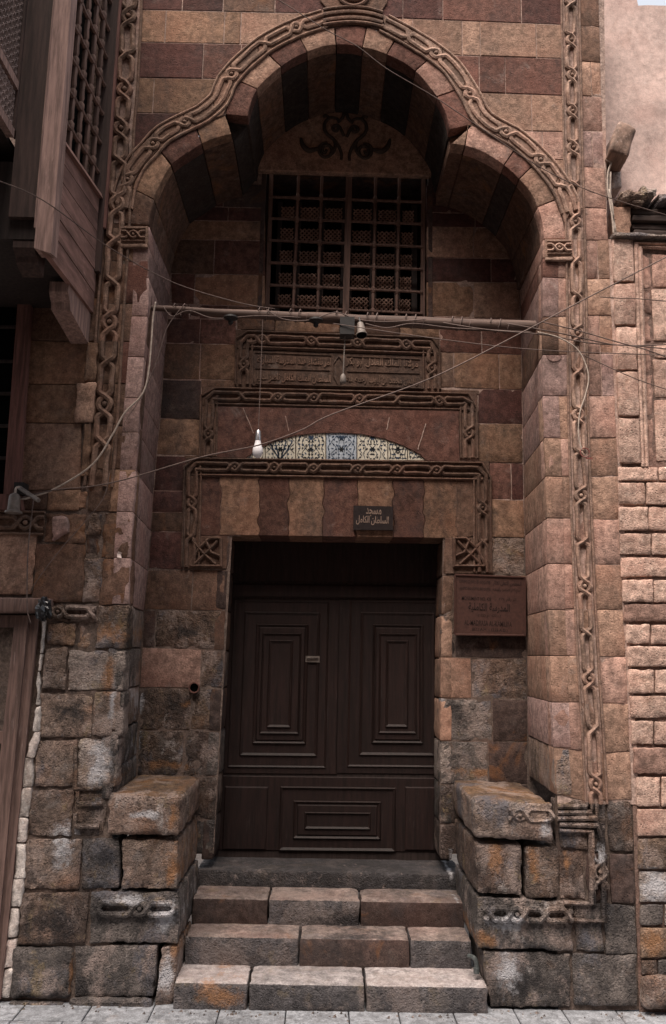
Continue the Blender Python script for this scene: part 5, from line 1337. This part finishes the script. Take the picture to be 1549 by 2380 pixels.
# lamp at lower left
o = root('wall_lamp', 'dusty grey bell-shaped wall lamp with bracket tube above the carved frieze at the left edge', 'lamp', at(34, 1186, -.15))
c = at(35, 1150, -.15); m_ = MB(); m_.lathe(c, [(.012, .01), (.026, .0), (.032, -.01), (.036, -.09), (.048, -.098), (.050, -.108), (.03, -.112)], 16); m_.out('lamp_housing', CERAM, o, smooth='auto')
m_ = MB(); m_.tube(smooth_path([c, c+Vector((.004, 0, .04)), at(45, 1132, -.12)], 3), .007, 6); m_.out('lamp_stem', CABLEW, o)
m_ = MB(); m_.tube([at(45, 1133, -.08), at(90, 1163, -.20)], .0135, 10); m_.out('bracket_tube', CERAM, o, smooth='auto')
m_ = MB(); a = at(40, 1142, -.06); m_.box(a.x-.01, a.x+.05, -.09, -.01, a.z-.02, a.z+.05); m_.out('bracket', IRON, o)
# signs
sg = root('brown_sign', 'large brown metal monument sign with dark lettering on the wall right of the door', 'sign', at(1140, 1475, BY-.05))
SY = BY-.06
P = [at(x, y, SY) for x, y in ((1058, 1475), (1221, 1477), (1221, 1342), (1058, 1336))]
m_ = MB(); m_.hexa(P, [p+Vector((0, .03, 0)) for p in P]); m_.out('sign_plate', SIGN, sg)
m_ = MB()
for a, b in zip(P, P[1:]+P[:1]): m_.tube([a+Vector((0, -.003, 0)), b+Vector((0, -.003, 0))], .007, 6)
m_.out('sign_rim', SIGN, sg)
def sgt(body, x0, x1, y0, y1, mat=INK, ar=False, off=0.0, par=sg, Y=SY, nm='lettering', ang=-.025):
    a, b = at(x0, y1, Y), at(x1, y0, Y)
    text(shape_ar(body) if ar else body, ((a.x+b.x)/2, Y-.0012, (a.z+b.z)/2), b.x-a.x, abs(b.z-a.z), mat, par, nm, ext=.0008, offset=off, ang=ang)
sgt('SUPREME COUNCIL OF ANTIQUITIES', 1068, 1140, 1350, 1357); sgt('المجلس الاعلى للاثار', 1146, 1212, 1351, 1362, ar=True, off=.01)
sgt('ISLAMIC AND COPTIC ANTIQUITIES', 1070, 1141, 1366, 1372); sgt('قطاع الاثار الاسلامية والقبطية', 1146, 1210, 1368, 1377, ar=True)
sgt('MONUMENT NO. 428', 1074, 1142, 1388, 1395, off=.008); sgt('اثر رقم ٤٢٨', 1160, 1200, 1390, 1399, ar=True, off=.008)
sgt('المدرسة الكاملية', 1089, 1185, 1403, 1424, ar=True, off=.02)
sgt('(1225 م / 622 هـ)', 1112, 1164, 1428, 1436, ar=False)
sgt('AL-MADRASA AL-KAMILIYA', 1080, 1190, 1444, 1454, off=.008)
sgt('(622 A.H. - 1225 A.D.)', 1098, 1180, 1461, 1468)
s2 = root('small_black_sign', 'small black mosque sign with pale painted Arabic letters on the lintel', 'sign', at(868, 1232, BY-.03))
S2Y = BY-.035
P = [at(x, y, S2Y) for x, y in ((822, 1231), (914, 1232), (914, 1177), (822, 1175))]
m_ = MB(); m_.hexa(P, [p+Vector((0, .03, 0)) for p in P]); m_.out('sign_plate', SIGND, s2)
sgt('مسجد', 851, 887, 1181, 1200, INKL, True, .022, s2, S2Y); sgt('السلطان الكامل', 828, 904, 1200, 1220, INKL, True, .018, s2, S2Y)
# plastic bag, scrap of paper, red tag, pipe hole, disc
random.seed(9)
c = at(102, 1416, -.10)
vs = []; fs = []; nu, nv = 16, 12
for j in range(nv+1):
    for i in range(nu):
        th = math.pi*j/nv; ph = 2*math.pi*i/nu; d = Vector((math.sin(th)*math.cos(ph), math.sin(th)*math.sin(ph), math.cos(th)))
        q = abs(mn.noise(d*2.8+Vector((3, 1, 7))))+.5*abs(mn.noise(d*7+Vector((1, 8, 2))))
        vs.append(c+Vector((d.x*.055, d.y*.045, d.z*.078))*(1.05-.75*q))
for j in range(nv):
    for i in range(nu): fs.append((j*nu+i, (j+1)*nu+i, (j+1)*nu+(i+1) % nu, j*nu+(i+1) % nu))
o = mesh('plastic_bag', vs, fs, BAG, None, base=tuple(c)); tag(o, 'crumpled black plastic bag tied to the end of the side door beam', 'plastic bag')
c = at(278, 1290, -.005); o = mesh('paper_scrap', [c+Vector(v) for v in ((-.01, -.01, -.015), (.018, -.015, -.02), (.012, -.01, .002), (.02, -.02, .012), (-.004, -.012, .02), (-.012, -.006, .008))], [(0, 1, 2), (0, 2, 5), (2, 3, 4, 5)], PAPER, None, base=tuple(c)); tag(o, 'torn white scrap of paper stuck in a joint left of the jamb', 'paper scrap')
c = at(452, 1598, BY-.02); m_ = MB(); m_.lathe(c, [(.036, -.02), (.036, .012), (.029, .012), (.029, -.015)], 16, axis=(0, -1, 0)); o = m_.out('drain_hole', W_RED, None, smooth='auto', base=tuple(c)); tag(o, 'round dark pipe mouth in the wall left of the door', 'pipe')
m_ = MB(); m_.lathe(c, [(.028, -.012), (.028, -.010)], 16, axis=(0, -1, 0)); q_ = m_.out('pipe_inside', BLACK, o)
q_.location = (0, 0, 0)
c = at(1360, 1052, -.06); m_ = MB(); P = [c+Vector((.028*math.cos(a), 0, .028*math.sin(a))) for a in [i*.5 for i in range(13)]]; m_.tube(P, .004, 5); m_.box(c.x+.005, c.x+.045, -.062, -.058, c.z-.040, c.z-.030); o = m_.out('red_tag', RED, None, base=tuple(c)); tag(o, 'scrap of red plastic tied at the end of the pale hanging cable', 'tag')
c = at(1288, 826, -.003); m_ = MB(); n_ = 12; pts = [(c.x+.048*math.cos(math.pi+math.pi*k/n_), -.006, c.z+.040*math.sin(math.pi+math.pi*k/n_)) for k in range(n_+1)]
m_.add(pts+[(p[0], .002, p[2]) for p in pts], [tuple(range(n_+1))]+[(i, i+1, i+n_+2, i+n_+1) for i in range(n_)]); o = m_.out('half_disc_plate', MAT['j'], None, base=tuple(c)); tag(o, 'faint half-round plate on the stone just below the right pole end', 'plate')

# grit and crumbs of mortar gathered along the foot of the wall
random.seed(77); mb = MB()
for i in range(170):
    x_ = random.uniform(-1.9, 2.1); front = -.06 if -.95 < x_ < .95 else .0
    y_ = front-.01-abs(random.gauss(0, .05)); r_ = random.choice((.004, .005, .006, .009, .013)) if random.random() < .9 else .018
    q_ = [Vector((x_, y_, .002))+Vector((random.uniform(-1, 1), random.uniform(-1, 1), 0)).normalized()*r_*k for k in (1, .9, 1.1, .8)]
    c_ = Vector((x_, y_, .002)); a0 = random.uniform(0, 6)
    ring = [c_+Vector((math.cos(a0+j*1.571)*r_*random.uniform(.7, 1.2), math.sin(a0+j*1.571)*r_*random.uniform(.7, 1.2), -.004)) for j in range(4)]
    mb.add(ring+[c_+Vector((r_*.2, 0, r_*random.uniform(.5, .9)))], [(0, 1, 4), (1, 2, 4), (2, 3, 4), (3, 0, 4)])
gt = mb.out('grit', MAT['g'], None, base=(0, -.05, 0)); gt['kind'] = 'stuff'; gt['label'] = 'crumbs of mortar and grit scattered along the foot of the wall'; gt['category'] = 'grit'

# old lime drips and string ends down the red slab
for a_, b_ in (((566, 950), (590, 1008)), ((664, 968), (672, 1004)), ((905, 972), (899, 1000)), ((990, 986), (971, 1046))):
    mb = MB(); A, B = XZ(a_, BY), XZ(b_, BY); P = [A.lerp(B, t/6)+Vector((.003*mn.noise(Vector((t*2.1, a_[0], 0))), 0)) for t in range(7)]
    rib(mb, P, .0035, .005, BY, .0135); mb.out('lime_drip', MORT, portal, smooth='auto')
